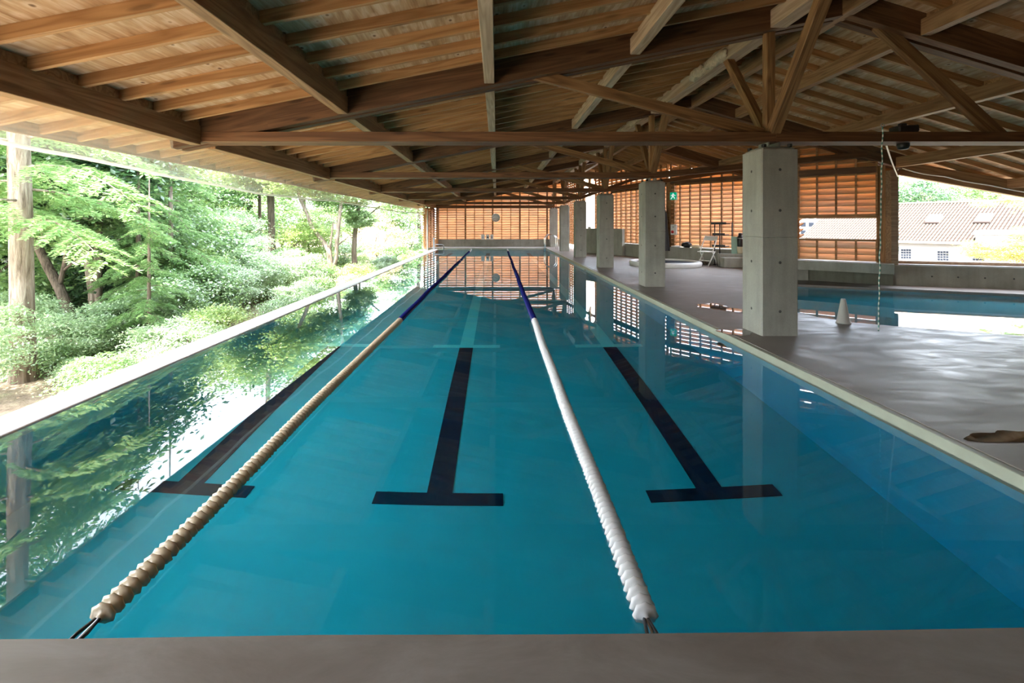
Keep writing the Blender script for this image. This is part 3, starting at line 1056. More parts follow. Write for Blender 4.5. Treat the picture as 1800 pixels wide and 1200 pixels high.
def lane_rope(label, x0, x1, mat_near):
    rp = empty('lane_rope', (x0, 1.6, 0.0))
    tag(rp, label, 'lane rope', 'lane ropes floating on the pool')
    white = float_mesh('float_disc', M[mat_near])
    blue = float_mesh('float_disc_blue', M['float_blue'])
    ys0, n = 1.70, int((26.35 - 1.70) / PITCH)
    far = bmesh.new()
    tmpw = bmesh.new(); tmpw.from_mesh(float_mesh('tmp', M[mat_near], 8, 4))
    rest = []
    rg = random.Random(int(x0 * 100) + 500)
    wob = lambda y: 0.006 * math.sin(y * 1.1) + 0.003 * math.sin(y * 3.1)
    for i in range(n):
        y = ys0 + PITCH * i
        x = x0 + (x1 - x0) * (y - 1.6) / 25.0 + wob(y)
        z = 0.010 + 0.003 * math.sin(y * 2.0)
        is_white = y < 6.9 or y > 24.2 or 18.0 < y < 18.12
        Mx = Matrix.Translation((x, y, z)) @ Matrix.Rotation(R(90), 4, 'Z') @ Matrix.Rotation(rg.uniform(-0.25, 0.25), 4, 'X')
        if i < 300:
            link('float_disc', white if is_white else blue, Mx, rp)
        else:
            rest.append((Mx, is_white))
    V, Fc, mi = [], [], []
    seg = 8
    prof = [(-0.021, 0.016), (-0.010, 0.030), (0.0, 0.046), (0.010, 0.030), (0.021, 0.016)]
    for Mx, iw in rest:
        b0 = len(V)
        for (xx, r) in prof:
            for k in range(seg):
                th = 2 * math.pi * k / seg
                V.append(Mx @ Vector((xx, r * math.cos(th), r * math.sin(th))))
        for i in range(len(prof) - 1):
            for k in range(seg):
                k2 = (k + 1) % seg
                Fc.append((b0 + i * seg + k, b0 + i * seg + k2, b0 + (i + 1) * seg + k2, b0 + (i + 1) * seg + k))
                mi.append(0 if iw else 1)
    me = mesh_from('far_floats', V, Fc, M['float_white'], True)
    me.materials.append(M['float_blue'])
    me.polygons.foreach_set('material_index', mi)
    fo = link('far_float_discs', me, None, rp)
    fo['kind'] = 'stuff'
    cab = [(x0 + (x1 - x0) * (y - 1.6) / 25.0 + wob(y), y, 0.010, 0.006) for y in [1.56 + i * 0.5 for i in range(51)]]
    link('cable', tube_mesh('cable', [cab], M['steel'], 6), None, rp)
    hk = [[(x0 + s, 1.55, 0.02, 0.006), (x0 + s * 1.2, 1.62, 0.015, 0.007), (x0 + s * 0.5, 1.68, 0.012, 0.006)] for s in (-0.014, 0.014)]
    hk.append([(x0 - 0.03, 1.575, 0.02, 0.008), (x0 + 0.03, 1.575, 0.02, 0.008)])
    link('hook', tube_mesh('hook', hk, M['black'], 6), None, rp)['label'] = 'dark metal end hook'
    return rp


lane_rope('left lane rope with tan near floats turning dark blue farther out', -1.455, -1.44, 'float_tan')
lane_rope('right lane rope with white near floats turning dark blue farther out', 0.545, 0.60, 'float_white')

# ================================================================== SMALL OBJECTS
# ladder rails
ld = empty('pool_ladder', (2.9, 25.4, 0.08))
tag(ld, 'chrome pool ladder with two arched grab rails at the far end', 'ladder')
for yy in (24.9, 25.5):
    path = []
    for i in range(15):
        a = math.pi * i / 14
        path.append((2.95 - 0.32 * math.cos(math.pi - a) * -1, yy, 0.62 + 0.27 * math.sin(a), 0.019))
    path = [(2.63, yy, -0.9, 0.019), (2.63, yy, 0.5, 0.019)] + [(2.95 - 0.32 * math.cos(math.pi * i / 14), yy, 0.62 + 0.27 * math.sin(math.pi * i / 14), 0.019) for i in range(15)] + [(3.27, yy, 0.4, 0.019), (3.27, yy, 0.06, 0.019)]
    link('grab_rail', tube_mesh('grab_rail', [path], M['chrome'], 8), None, ld)
for z in (-0.3, -0.6, -0.85):
    beam('tread', (2.63, 24.9, z), (2.63, 25.5, z), 0.09, 0.03, M['chrome'], ld)

# far left rail
fr = empty('corner_rail', (-3.45, 26.8, 0.08))
tag(fr, 'grey steel plate and looped rail at the far corner of the overflow edge', 'rail')
boxo('plate', (-3.62, 26.55, 0.35), (0.10, 0.06, 0.66), M['grey_paint'], fr)
link('loop', tube_mesh('loop', [[(-3.55, 26.55, 0.28, 0.025), (-3.15, 26.55, 0.28, 0.025), (-3.05, 26.55, 0.24, 0.025), (-3.05, 26.55, 0.02, 0.025)]], M['grey_paint'], 8), None, fr)
dp = link('drain_pipe', tube_mesh('drain_pipe', [[(-3.90, 25.9, -0.5, 0.035), (-3.90, 25.9, 2.3, 0.035)]], M['white'], 10))
tag(dp, 'thin white vertical pipe in front of the left return wall', 'pipe')

# clock
ck = empty('wall_clock', (-0.05, FY - 0.14, 1.855))
tag(ck, 'round white wall clock on a post of the far slatted wall', 'clock')
Mc = Matrix.Translation((-0.05, FY - 0.09, 1.855)) @ Matrix.Rotation(R(90), 4, 'X')
link('case', lathe_mesh('clock_case', [(0.25, 0), (0.265, 0.02), (0.262, 0.05), (0.245, 0.055), (0.243, 0.04), (0.02, 0.04)], M['white'], 32), Mc, ck)
for h in range(12):
    a = R(30 * h)
    r = 0.195
    L = 0.05 if h % 3 else 0.065
    boxo('hour_mark', (-0.05 + r * math.sin(a), FY - 0.09 - 0.043, 1.855 + r * math.cos(a)), (0.022, 0.006, L), M['ink'], ck, ry=a)
for (ang_, L, w) in ((R(70), 0.11, 0.02), (R(245), 0.16, 0.014)):
    boxo('hand', (-0.05 + L / 2 * math.sin(ang_), FY - 0.09 - 0.048, 1.855 + L / 2 * math.cos(ang_)), (w, 0.005, L), M['ink'], ck, ry=ang_)

# three notice boards on the upstand
for i, px in enumerate((848.9, 857.3, 864.5)):
    x = PX(px, FY - 0.13)
    nb_ = empty('notice_sign', (x, FY - 0.13, 0.50))
    tag(nb_, ['leftmost of three white notice signs under the wall clock, showing a figure', 'middle of three white notice signs under the wall clock, with a round dark symbol', 'rightmost of three white notice signs under the wall clock, with a dark upright figure'][i], 'sign', 'white notice signs on the far upstand')
    boxo('board', (x, FY - 0.135, 0.66), (0.20 if i else 0.22, 0.012, 0.32), M['white'], nb_)
    zf = FY - 0.143
    if i == 1:
        link('symbol', lathe_mesh('sym', [(0.055, 0), (0.055, 0.004)], M['ink'], 16), Matrix.Translation((x, zf + 0.002, 0.65)) @ Matrix.Rotation(R(90), 4, 'X'), nb_)
        boxo('symbol_bar', (x + 0.02, zf - 0.003, 0.73), (0.10, 0.004, 0.02), M['ink'], nb_, ry=R(30))
    else:
        link('symbol', lathe_mesh('sym', [(0.022, 0), (0.022, 0.004)], M['ink'] if i else M['grey_paint'], 12), Matrix.Translation((x, zf + 0.002, 0.745)) @ Matrix.Rotation(R(90), 4, 'X'), nb_)
        boxo('symbol_bar', (x, zf, 0.645), (0.045 if i else 0.07, 0.004, 0.14), M['ink'] if i else M['grey_paint'], nb_)
    boxo('caption_bar', (x, zf, 0.535), (0.13, 0.004, 0.012), M['grey_paint'], nb_)

# tub
tub = empty('round_tub', (5.62, 15.40, 0.08))
tag(tub, 'low round white tub set into the deck behind the second column', 'tub')
link('rim', lathe_mesh('tub_rim', [(1.12, -0.02), (1.15, 0.10), (1.13, 0.145), (1.05, 0.155), (0.97, 0.14), (0.95, 0.06), (0.9, 0.02), (0.1, 0.02)], M['white'], 48), Matrix.Translation((5.62, 15.40, 0.08)), tub)
link('tub_water', lathe_mesh('tub_water', [(0.945, 0.09), (0.945, 0.10)], M['glass_dark'], 32), Matrix.Translation((5.62, 15.40, 0.08)), tub)

# cone
cone = link('white_cone', lathe_mesh('white_cone', [(0.088, 0), (0.088, 0.012), (0.080, 0.02), (0.03, 0.325), (0.024, 0.34), (0.0185, 0.338)], M['white'], 28), Matrix.Translation((4.80, 6.38, 0.08)))
tag(cone, 'small white marker cone on the wet deck at the shallow pool edge', 'cone')

# puddles left on the deck
def at_floor(px, py):
    Y = 1.37 * F / (py - VY)
    return Vector((PX(px, Y), Y))


t = NT('puddle_film')
t.principled((0.075, 0.06, 0.045), 0.03, None, 0.5)
M['puddle'] = t.m
for i, (px, py, rx, ry, sd, lab) in enumerate([(1792, 768, 0.27, 0.10, 3, 'small dark puddle on the glossy deck near the right picture edge'), (1262, 540, 0.30, 0.30, 5, 'dark puddle on the deck left of the nearest column'),
                                              (1295, 584, 0.16, 0.20, 8, 'small puddle at the foot of the nearest column')]):
    q = at_floor(px, py)
    rg = random.Random(sd)
    ph_ = [rg.uniform(0, 6.28) for _ in range(4)]
    lp_ = []
    for k in range(36):
        th = 2 * math.pi * k / 36
        rr = 1 + 0.30 * math.sin(2 * th + ph_[0]) + 0.18 * math.sin(3 * th + ph_[1]) + 0.10 * math.sin(7 * th + ph_[2])
        lp_.append((q.x + rx * rr * math.cos(th), q.y + ry * rr * math.sin(th)))
    pu = link('puddle', prism_mesh('puddle', [lp_], 0.0785, 0.0825, M['puddle']))
    tag(pu, lab, 'puddle', 'puddles on the wet deck')

# exit sign, alarm
dA = (Vector(A1) - Vector(A0)).normalized()
angA = math.atan2(dA.y, dA.x)


def onA(px, off):
    r = (px - VX) / F
    t_ = (r * A0[1] - A0[0]) / (dA.x - r * dA.y)
    q = Vector(A0) + dA * t_ + nA * off
    return q


q = onA(1188.5, 0.18)
es = empty('exit_sign', (q.x, q.y, 2.4))
tag(es, 'small green running figure exit sign on the slatted wall', 'sign')
zc = PZ(344.5, q.y)
boxo('housing', (q.x, q.y, zc), (0.26, 0.07, 0.28), M['white'], es, angA)
f = nA * 0.038
boxo('face', (q.x + f.x, q.y + f.y, zc), (0.24, 0.006, 0.26), M['exit_green'], es, angA)
f = nA * 0.043
for (dx, dz, sx, sz, rot) in ((0.0, 0.075, 0.045, 0.045, 0), (-0.01, 0.01, 0.05, 0.10, 20), (-0.05, -0.06, 0.03, 0.11, 35), (0.035, -0.055, 0.03, 0.11, -35), (0.05, 0.03, 0.08, 0.025, 25), (-0.055, 0.03, 0.07, 0.025, -30)):
    boxo('running_figure', (q.x + f.x + dA.x * dx, q.y + f.y + dA.y * dx, zc + dz), (sx, 0.004, sz), M['exit_white'], es, angA, ry=R(rot))
q = onA(1188.5, 0.17)
fa = empty('alarm_box', (q.x, q.y, 1.2))
tag(fa, 'white fire alarm box with a red round button on the slatted wall', 'alarm')
zc = PZ(403.5, q.y)
boxo('box', (q.x, q.y, zc), (0.22, 0.08, 0.38), M['white'], fa, angA, bev=0.01)
f = nA * 0.041
link('button', lathe_mesh('button', [(0.055, 0), (0.055, 0.012), (0.035, 0.022)], M['red'], 16), Matrix.Translation((q.x + f.x - 0.03 * dA.x, q.y + f.y - 0.03 * dA.y, zc - 0.08)) @ Matrix.Rotation(angA, 4, 'Z') @ Matrix.Rotation(R(90), 4, 'X'), fa)
link('lamp_dome', lathe_mesh('lamp_dome', [(0.03, 0), (0.028, 0.02), (0.015, 0.03)], M['steel'], 12), Matrix.Translation((q.x + f.x, q.y + f.y, zc + 0.10)) @ Matrix.Rotation(angA, 4, 'Z') @ Matrix.Rotation(R(90), 4, 'X'), fa)

# hanging dark robe by the second column
q = onA(1172, 0.30)
rb = empty('hanging_robe', (q.x, q.y, 0.6))
tag(rb, 'dark robe hanging on the slatted wall half hidden by the second column', 'robe')
V, Fc = [], []
prof = [(2.05, 0.04), (1.98, 0.12), (1.85, 0.17), (1.4, 0.19), (0.9, 0.23), (0.5, 0.25)]
seg = 16
for (z, r) in prof:
    for k in range(seg):
        th = 2 * math.pi * k / seg
        rr = r * (1 + 0.10 * math.sin(5 * th + z * 2))
        V.append((rr * math.cos(th), 0.4 * rr * math.sin(th), z))
for i in range(len(prof) - 1):
    for k in range(seg):
        Fc.append((i * seg + k, i * seg + (k + 1) % seg, (i + 1) * seg + (k + 1) % seg, (i + 1) * seg + k))
Mr = Matrix.Translation((q.x, q.y, -0.02)) @ Matrix.Rotation(angA, 4, 'Z')
link('robe_body', mesh_from('robe_body', V, Fc, M['black'], True), Mr, rb)
link('hanger', tube_mesh('hanger', [[(-0.16, 0, 1.97, 0.008), (0, 0, 2.06, 0.008), (0.16, 0, 1.97, 0.008)], [(0, 0, 2.06, 0.006), (0, -0.02, 2.14, 0.006), (0, 0.05, 2.16, 0.006)]], M['steel'], 6), Mr, rb)

# white plastic chair
q = at_floor(1242, 466.5)
ch = empty('white_chair', (q.x, q.y, 0.08), R(-60))
tag(ch, 'white plastic folding chair beside the black shelf rack', 'chair')
Mc = W[ch.name]
for (x, y) in ((-0.2, -0.2), (0.2, -0.2)):
    link('leg', tube_mesh('leg', [[(x, y, 0, 0.018), (x, 0.14, 0.46, 0.018)]], M['white'], 8), Mc, ch)
for x in (-0.23, 0.23):
    link('leg', tube_mesh('leg', [[(x, 0.26, 0, 0.018), (x, -0.02, 0.46, 0.018), (x, 0.26, 0.98, 0.018)]], M['white'], 8), Mc, ch)
for nm, c_, s_, rx_ in (('seat', (0, 0.0, 0.46), (0.42, 0.40, 0.03), 0), ('backrest', (0, 0.225, 0.90), (0.44, 0.025, 0.16), -18), ('stretcher', (0, -0.12, 0.17), (0.40, 0.02, 0.03), 0)):
    link(nm, box_mesh(s_[0], s_[1], s_[2], M['white'], 0.008), Mc @ Matrix.Translation(c_) @ Matrix.Rotation(R(rx_), 4, 'X'), ch)

# black shelf rack
q = at_floor(1267, 466.5)
rk = empty('shelf_rack', (q.x, q.y, 0.08), angA)
tag(rk, 'tall black metal shelf rack in front of the slatted wall', 'rack')
Mc = W[rk.name]
for (x, y) in ((-0.26, 0.15), (0.30, 0.15), (0.04, -0.18)):
    link('upright', tube_mesh('upright', [[(x, y, 0, 0.019), (x, y, 1.42, 0.019)]], M['black'], 8), Mc, rk)
for z, w in ((1.38, 0.48), (1.02, 0.40), (0.64, 0.42)):
    link('shelf', box_mesh(w, 0.34, 0.03, M['black']), Mc @ Matrix.Translation((0, 0, z)), rk)
    link('tray_lip', box_mesh(w, 0.012, 0.08, M['black']), Mc @ Matrix.Translation((0, -0.175, z + 0.02)), rk)
link('foot_bar', box_mesh(0.62, 0.03, 0.025, M['black']), Mc @ Matrix.Translation((0, 0.15, 0.012)), rk)
q = at_floor(1268, 465.5)
tb = empty('low_table', (q.x + 0.25, q.y + 0.05, 0.08), angA)
tag(tb, 'low black table between the shelf rack and the concrete plinth', 'table')
Mc = W[tb.name]
link('table_top', box_mesh(0.95, 0.42, 0.05, M['black'], 0.01), Mc @ Matrix.Translation((0.05, 0.12, 0.50)), tb)
for x in (-0.36, 0.46):
    for y in (-0.04, 0.28):
        link('leg', box_mesh(0.03, 0.03, 0.48, M['black']), Mc @ Matrix.Translation((x, y, 0.24)), tb)

# plinth, board, jug
pl0 = at_floor(1274, 470.5)
pl = boxo('concrete_plinth', (pl0.x + 0.36, pl0.y + 0.15, 0.235), (0.72, 0.30, 0.31), M['concrete'], None, R(-4), 0.01)
tag(pl, 'pale concrete plinth on the deck left of the nearest column', 'plinth')
pl2 = boxo('concrete_step', (pl0.x + 0.50, pl0.y + 0.55, 0.285), (0.8, 0.42, 0.41), M['concrete_dark'], None, R(-20), 0.01)
tag(pl2, 'taller concrete block behind the pale plinth', 'block')
bx, by = pl0.x + 0.28, pl0.y + 0.45
gb = boxo('green_board', (PX(1292, by + 0.05), by + 0.05, 0.77), (0.22, 0.02, 0.56), M['green_board'], None, R(-20), 0.005, rx=R(-6))
tag(gb, 'small grey green board standing beside the black jug', 'board')
jx = PX(1301.5, by)
bk = empty('cream_bucket', (jx, by, 0.49))
tag(bk, 'cream bucket standing under the black jug', 'bucket')
link('bucket_body', lathe_mesh('bucket', [(0.085, 0), (0.10, 0.005), (0.11, 0.22), (0.115, 0.23), (0.10, 0.232)], M['cream'], 20), Matrix.Translation((jx, by, 0.49)), bk)
jg = empty('black_jug', (jx, by, 0.722))
tag(jg, 'black thermos jug with pump lid standing on the cream bucket', 'jug')
link('jug_body', lathe_mesh('jug', [(0.09, 0), (0.095, 0.01), (0.095, 0.30), (0.07, 0.36), (0.055, 0.38)], M['black'], 20), Matrix.Translation((jx, by, 0.722)), jg)
link('lid', lathe_mesh('lid', [(0.06, 0.38), (0.06, 0.43), (0.03, 0.45)], M['black'], 16), Matrix.Translation((jx, by, 0.722)), jg)
link('band', lathe_mesh('band', [(0.098, 0.26), (0.098, 0.275)], M['steel'], 20), Matrix.Translation((jx, by, 0.722)), jg)
link('handle', tube_mesh('handle', [[(0.06, 0, 0.42, 0.012), (0.13, 0, 0.42, 0.012), (0.14, 0, 0.30, 0.012), (0.10, 0, 0.22, 0.012)]], M['black'], 8), Matrix.Translation((jx, by, 0.722)), jg)
# small things left on the bench ledge
q = onA(1211, 0.17)
bag = lump('dark_bag', (q.x, q.y, 0.72), (0.17, 0.12, 0.10), 5, None, M['black'])
tag(bag, 'small dark bag on the concrete ledge under the slats', 'bag')
q = onA(1227, 0.17)
tw = lump('folded_towel', (q.x, q.y, 0.67), (0.16, 0.11, 0.055), 9, None, M['cream'])
tag(tw, 'crumpled pale towel on the concrete ledge left of the white chair', 'towel')
q = onA(1193, 0.17)
tw = lump('folded_towel', (q.x, q.y, 0.65), (0.17, 0.10, 0.028), 12, None, M['white'])
tag(tw, 'flat white towel on the concrete ledge under the alarm box', 'towel')

# black lamp on the nearest truss, cord, cable
ch_y = TY[1]
lx = PX(1589, ch_y)
lp = empty('flood_lamp', (lx, ch_y, 2.60))
tag(lp, 'black box lamp fixed across the nearest truss beam', 'lamp')
boxo('lamp_body', (lx, ch_y, 2.655), (0.28, 0.16, 0.09), M['black'], lp, R(4), 0.015, ry=R(-4))
boxo('bracket', (lx - 0.02, ch_y, 2.71), (0.09, 0.05, 0.05), M['black'], lp, bev=0.01)
link('lamp_dome', lathe_mesh('dome', [(0.065, 0.12), (0.066, 0.04), (0.055, 0.01), (0.03, 0.0)], M['black'], 20), Matrix.Translation((lx - 0.01, ch_y, 2.40)), lp)
cx_ = PX(1551.5, ch_y - 0.17)
cord = []
for i in range(60):
    z = 2.66 - i * (2.66 - 0.13) / 59
    cord.append((cx_ - 0.0015 * i * 0.6 + 0.004 * math.sin(i * 0.8), ch_y - 0.17 + 0.003 * math.cos(i), z, 0.0075))
cd = empty('twisted_line', (cx_, ch_y - 0.17, 2.66))
tag(cd, 'thin green and white twisted cord hanging from the nearest truss', 'cord')
t = NT('twisted_cord')
v, _ = t.objcoord(False)
wv = t.n('ShaderNodeTexWave', wave_type='BANDS', bands_direction='Z')
wv.inputs['Scale'].default_value = 5.0
t.l(v, wv.inputs['Vector'])
t.principled(t.ramp(wv.outputs['Fac'], [(0.45, (0.10, 0.28, 0.22)), (0.55, (0.72, 0.75, 0.66))]), 0.7)
M['cord'] = t.m
link('cord_strand', tube_mesh('cord_strand', [cord], M['cord'], 6), None, cd)
link('ring', tube_mesh('ring', [[(cx_ + 0.02 * math.cos(a), ch_y - 0.17, 2.675 + 0.02 * math.sin(a), 0.005) for a in [i * 0.5236 for i in range(13)]]], M['steel'], 6), None, cd)
c0 = Vector((PX(1557, ch_y + 0.1), ch_y + 0.1, 2.50))
c1 = Vector((8.66, 9.95, PZ(310, 9.95)))
mid = Vector((PX(1566, 7.6), 7.6, PZ(283, 7.6)))
cb = []
for i in range(21):
    s = i / 20
    p = c0 * (1 - s) ** 2 + mid * (2 * s * (1 - s)) + c1 * s * s
    cb.append((*p, 0.011))
wc = link('white_cable', tube_mesh('white_cable', [cb], M['white'], 6))
tag(wc, 'white cable looping from the nearest truss to the corner post', 'cable')
eb = []
for i in range(31):
    s = i / 30
    x = 8.85 + 2.0 * s
    y = 10.05 - 0.72 * s
    eb.append((x, y, zr(x) - 0.045 - 0.04 * abs(math.sin(s * 9)) * (1 - s), 0.011))
wc2 = link('white_cable', tube_mesh('white_cable_b', [eb], M['white'], 6))
tag(wc2, 'white cable drooping under the eave beam on the open side', 'cable')
pc = []
for i in range(40):
    pc.append((8.70 + 0.003 * math.sin(i), 9.985, 2.5 - i * 0.0483, 0.009))
pcd = link('twisted_line', tube_mesh('post_cord', [pc], M['cord'], 6))
tag(pcd, 'thin pale cord hanging down the timber corner post', 'cord')

# ================================================================== FOREST
GZ = -1.0


def ground_z(x):
    return GZ + max(0.0, (-x - 9.0)) * 0.05


V, Fc = [], []
gx = [-3.7, -5, -7, -9, -12, -16, -22, -30, -45, -70]
gy = [-30, -15, -5] + [i * 3.0 for i in range(0, 22)] + [80, 110]
rg = random.Random(3)
for x in gx:
    for y in gy:
        V.append((x, y, ground_z(x) + (rg.uniform(-0.12, 0.12) if x < -4 else -0.1)))
for i in range(len(gx) - 1):
    for j in range(len(gy) - 1):
        a = i * len(gy) + j
        Fc.append((a, a + 1, a + len(gy) + 1, a + len(gy)))
gf = link('ground', mesh_from('forest_ground', V, Fc, M['soil'], True))
tag(gf, 'brown forest soil sloping beyond the overflow edge', kind='structure')


def leaves_mesh(name, C, N, size, mat, seed, aspect=0.45, sizevar=0.35, droop=0.0, T=None):
    """C: leaf positions, N: leaf normals. One folded four-point blade per leaf."""
    rs = np.random.RandomState(seed)
    n = len(C)
    N = N / np.linalg.norm(N, axis=1, keepdims=True)
    if T is None:
        T = rs.normal(size=(n, 3))
    T = T - N * np.sum(T * N, axis=1, keepdims=True)
    T /= np.linalg.norm(T, axis=1, keepdims=True) + 1e-9
    B = np.cross(N, T)
    s = size * (1 + sizevar * rs.uniform(-1, 1, size=(n, 1)))
    tip = C + T * s - N * s * droop
    mid = C + T * s * 0.45
    lf = mid + B * s * aspect * 0.5 - N * s * 0.07
    rt_ = mid - B * s * aspect * 0.5 - N * s * 0.07
    V = np.stack([C, lf, tip, rt_], axis=1).reshape(-1, 3).astype(np.float32)
    idx = np.arange(n) * 4
    tri = np.stack([idx, idx + 1, idx + 2, idx, idx + 2, idx + 3], axis=1).reshape(-1).astype(np.int32)
    me = bpy.data.meshes.new(name)
    me.vertices.add(len(V)); me.vertices.foreach_set('co', V.reshape(-1))
    me.loops.add(len(tri)); me.loops.foreach_set('vertex_index', tri)
    np_ = len(tri) // 3
    me.polygons.add(np_)
    me.polygons.foreach_set('loop_start', np.arange(np_, dtype=np.int32) * 3)
    me.materials.append(mat)
    me.update(calc_edges=True)
    return me


def crown_mesh(name, seed, n_clump, per, rad, clump_r, flat, size, mat, aspect=0.5, shell=0.55):
    """Leaf clumps spread through an ellipsoid, each clump a flattened pad of leaves."""
    rs = np.random.RandomState(seed)
    d = rs.normal(size=(n_clump, 3)); d /= np.linalg.norm(d, axis=1, keepdims=True)
    r = (shell + (1 - shell) * rs.uniform(size=(n_clump, 1)) ** 0.6)
    cc = d * r * np.array(rad)
    cr = clump_r * (0.6 + 0.8 * rs.uniform(size=(n_clump, 1)))
    P = rs.normal(size=(n_clump, per, 3)) * 0.5
    P[:, :, 2] *= flat
    # pads bow down at their rim
    P[:, :, 2] -= 0.25 * (P[:, :, 0] ** 2 + P[:, :, 1] ** 2)
    C = (cc[:, None, :] + P * cr[:, None, :]).reshape(-1, 3)
    N = np.array([0, 0, 1.0]) + 0.55 * rs.normal(size=C.shape) + 0.35 * np.repeat(d, per, axis=0)
    return leaves_mesh(name, C, N, size, mat, seed + 1, aspect)


def spray_mesh(name, seed, z0, z1, nb, length, mat, lean=0.0, side=None):
    """Feathery conifer branches around a trunk: drooping boughs with flat two-row sprays."""
    rs = np.random.RandomState(seed)
    Cs, Ns, Ts = [], [], []
    boughs = []
    for b in range(nb):
        f = b / max(1, nb - 1)
        z = z0 + (z1 - z0) * f ** 1.35 + rs.uniform(-0.1, 0.1)
        az = b * 2.4 + rs.uniform(-0.4, 0.4)
        L = length * (1 - 0.45 * f) * rs.uniform(0.75, 1.15)
        dirh = np.array([math.cos(az), math.sin(az), 0])
        up0 = rs.uniform(0.0, 0.25)
        path = []
        m = 14
        for i in range(m):
            s = i / (m - 1)
            path.append(np.array([0, 0, z]) + dirh * L * s + np.array([0, 0, 1]) * (up0 * L * s - 0.45 * L * s * s))
        boughs.append([(p[0], p[1], p[2], 0.022 * (1 - 0.8 * i / (m - 1))) for i, p in enumerate(path)])
        sidev = np.array([-dirh[1], dirh[0], 0])
        for i in range(2, m):
            for sg in (-1, 1):
                for rep in range(2 if z < 3.6 else 1):
                    p = path[i] + rs.normal(size=3) * 0.03
                    tl = L * 0.34 * (1 - 0.55 * i / m) * rs.uniform(0.7, 1.2)
                    td = sidev * sg * 0.8 + dirh * 0.6 + np.array([0, 0, -0.25 + rs.uniform(-0.15, 0.15)])
                    td /= np.linalg.norm(td)
                    q = int(20 + 26 * tl)
                    ss = np.linspace(0.05, 1, q)[:, None]
                    tp = p + td * tl * ss + np.array([0, 0, -0.25]) * tl * ss ** 2
                    nrm = np.array([0, 0, 1.0]) + rs.normal(size=(q, 3)) * 0.25
                    lat = np.cross(td, np.array([0, 0, 1.0]))
                    for s2 in (-1, 1):
                        T = td * 0.75 + lat * s2 * 0.75 + rs.normal(size=(q, 3)) * 0.12
                        Cs.append(tp); Ns.append(nrm); Ts.append(T)
    C = np.concatenate(Cs); N = np.concatenate(Ns); T = np.concatenate(Ts)
    me = leaves_mesh(name, C, N, 0.085, mat, seed + 5, 0.30, 0.3, 0.15, T)
    return me, boughs


def trunk_px(path, Y):
    """(px, py, width in px) points at distance Y -> tube points"""
    return [(PX(a, Y + dy), Y + dy, PZ(b, Y + dy), w / F * Y / 2) for (a, b, w, dy) in [(p + (0,))[:4] if len(p) == 3 else p for p in path]]


# --- big conifer at the left edge
Y = 7.2
tr = empty('conifer_tree', (PX(40, Y), Y, GZ))
tag(tr, 'large conifer with pale grey trunk and feathery sprays at the left edge', 'tree')
x0 = PX(40, Y)
tp = [(x0 + 0.02, Y, GZ - 0.2, 0.19), (x0, Y, GZ + 0.5, 0.16), (x0 - 0.01, Y, 0.2, 0.145), (x0 - 0.03, Y, 1.6, 0.14), (x0 - 0.06, Y, 2.6, 0.135), (x0 - 0.1, Y, 5.0, 0.11), (x0 - 0.12, Y, 8.0, 0.07), (x0 - 0.1, Y, 11.5, 0.02)]
link('trunk', tube_mesh('trunk', [tp], M['bark'], 14), None, tr)
me, bo = spray_mesh('needles', 11, 1.55, 10.5, 34, 2.2, M['needle'])
Mx = Matrix.Translation((x0, Y, 0))
o = link('foliage', me, Mx, tr); o['kind'] = 'stuff'
link('branch', tube_mesh('boughs', bo, M['bark'], 6), Mx, tr)
# --- second conifer whose sprays hang in front of the dark gap
me2, bo2 = spray_mesh('needles_b', 23, 0.3, 7.5, 34, 2.2, M['needle'])
for i, (px, Y, s, lab) in enumerate([(-70, 8.4, 1.15, 'conifer with light sprays partly cut off by the left picture edge'), (243, 10.6, 0.5, 'young conifer with pale feathery sprays beside the pair of trunks'),
                                     (300, 11.5, 0.62, 'young conifer rising in the middle of the shrubs'), (262, 8.9, 0.36, 'small young conifer just behind the overflow edge'),
                                     (120, 13.0, 1.2, 'tall conifer standing behind the leaning trunk')]):
    x0 = PX(px, Y)
    z0 = ground_z(x0)
    tr = empty('conifer_tree', (x0, Y, z0))
    tag(tr, lab, 'tree')
    Mx = Matrix.Translation((x0, Y, z0 + (2.2, 0.9, 0.3, 0.2, 2.0)[i])) @ Matrix.Rotation(i * 1.7 + 0.5, 4, 'Z') @ Matrix.Scale(s, 4)
    o = link('foliage', me2, Mx, tr); o['kind'] = 'stuff'
    link('branch', tube_mesh('boughs_b', bo2, M['bark'], 5), Mx, tr)
    link('trunk', tube_mesh('trunk_b', [[(0, 0, -2.4, 0.12), (0, 0, 4, 0.08), (0.03, 0, 9.5, 0.015)]], M['bark'], 8), Mx, tr)

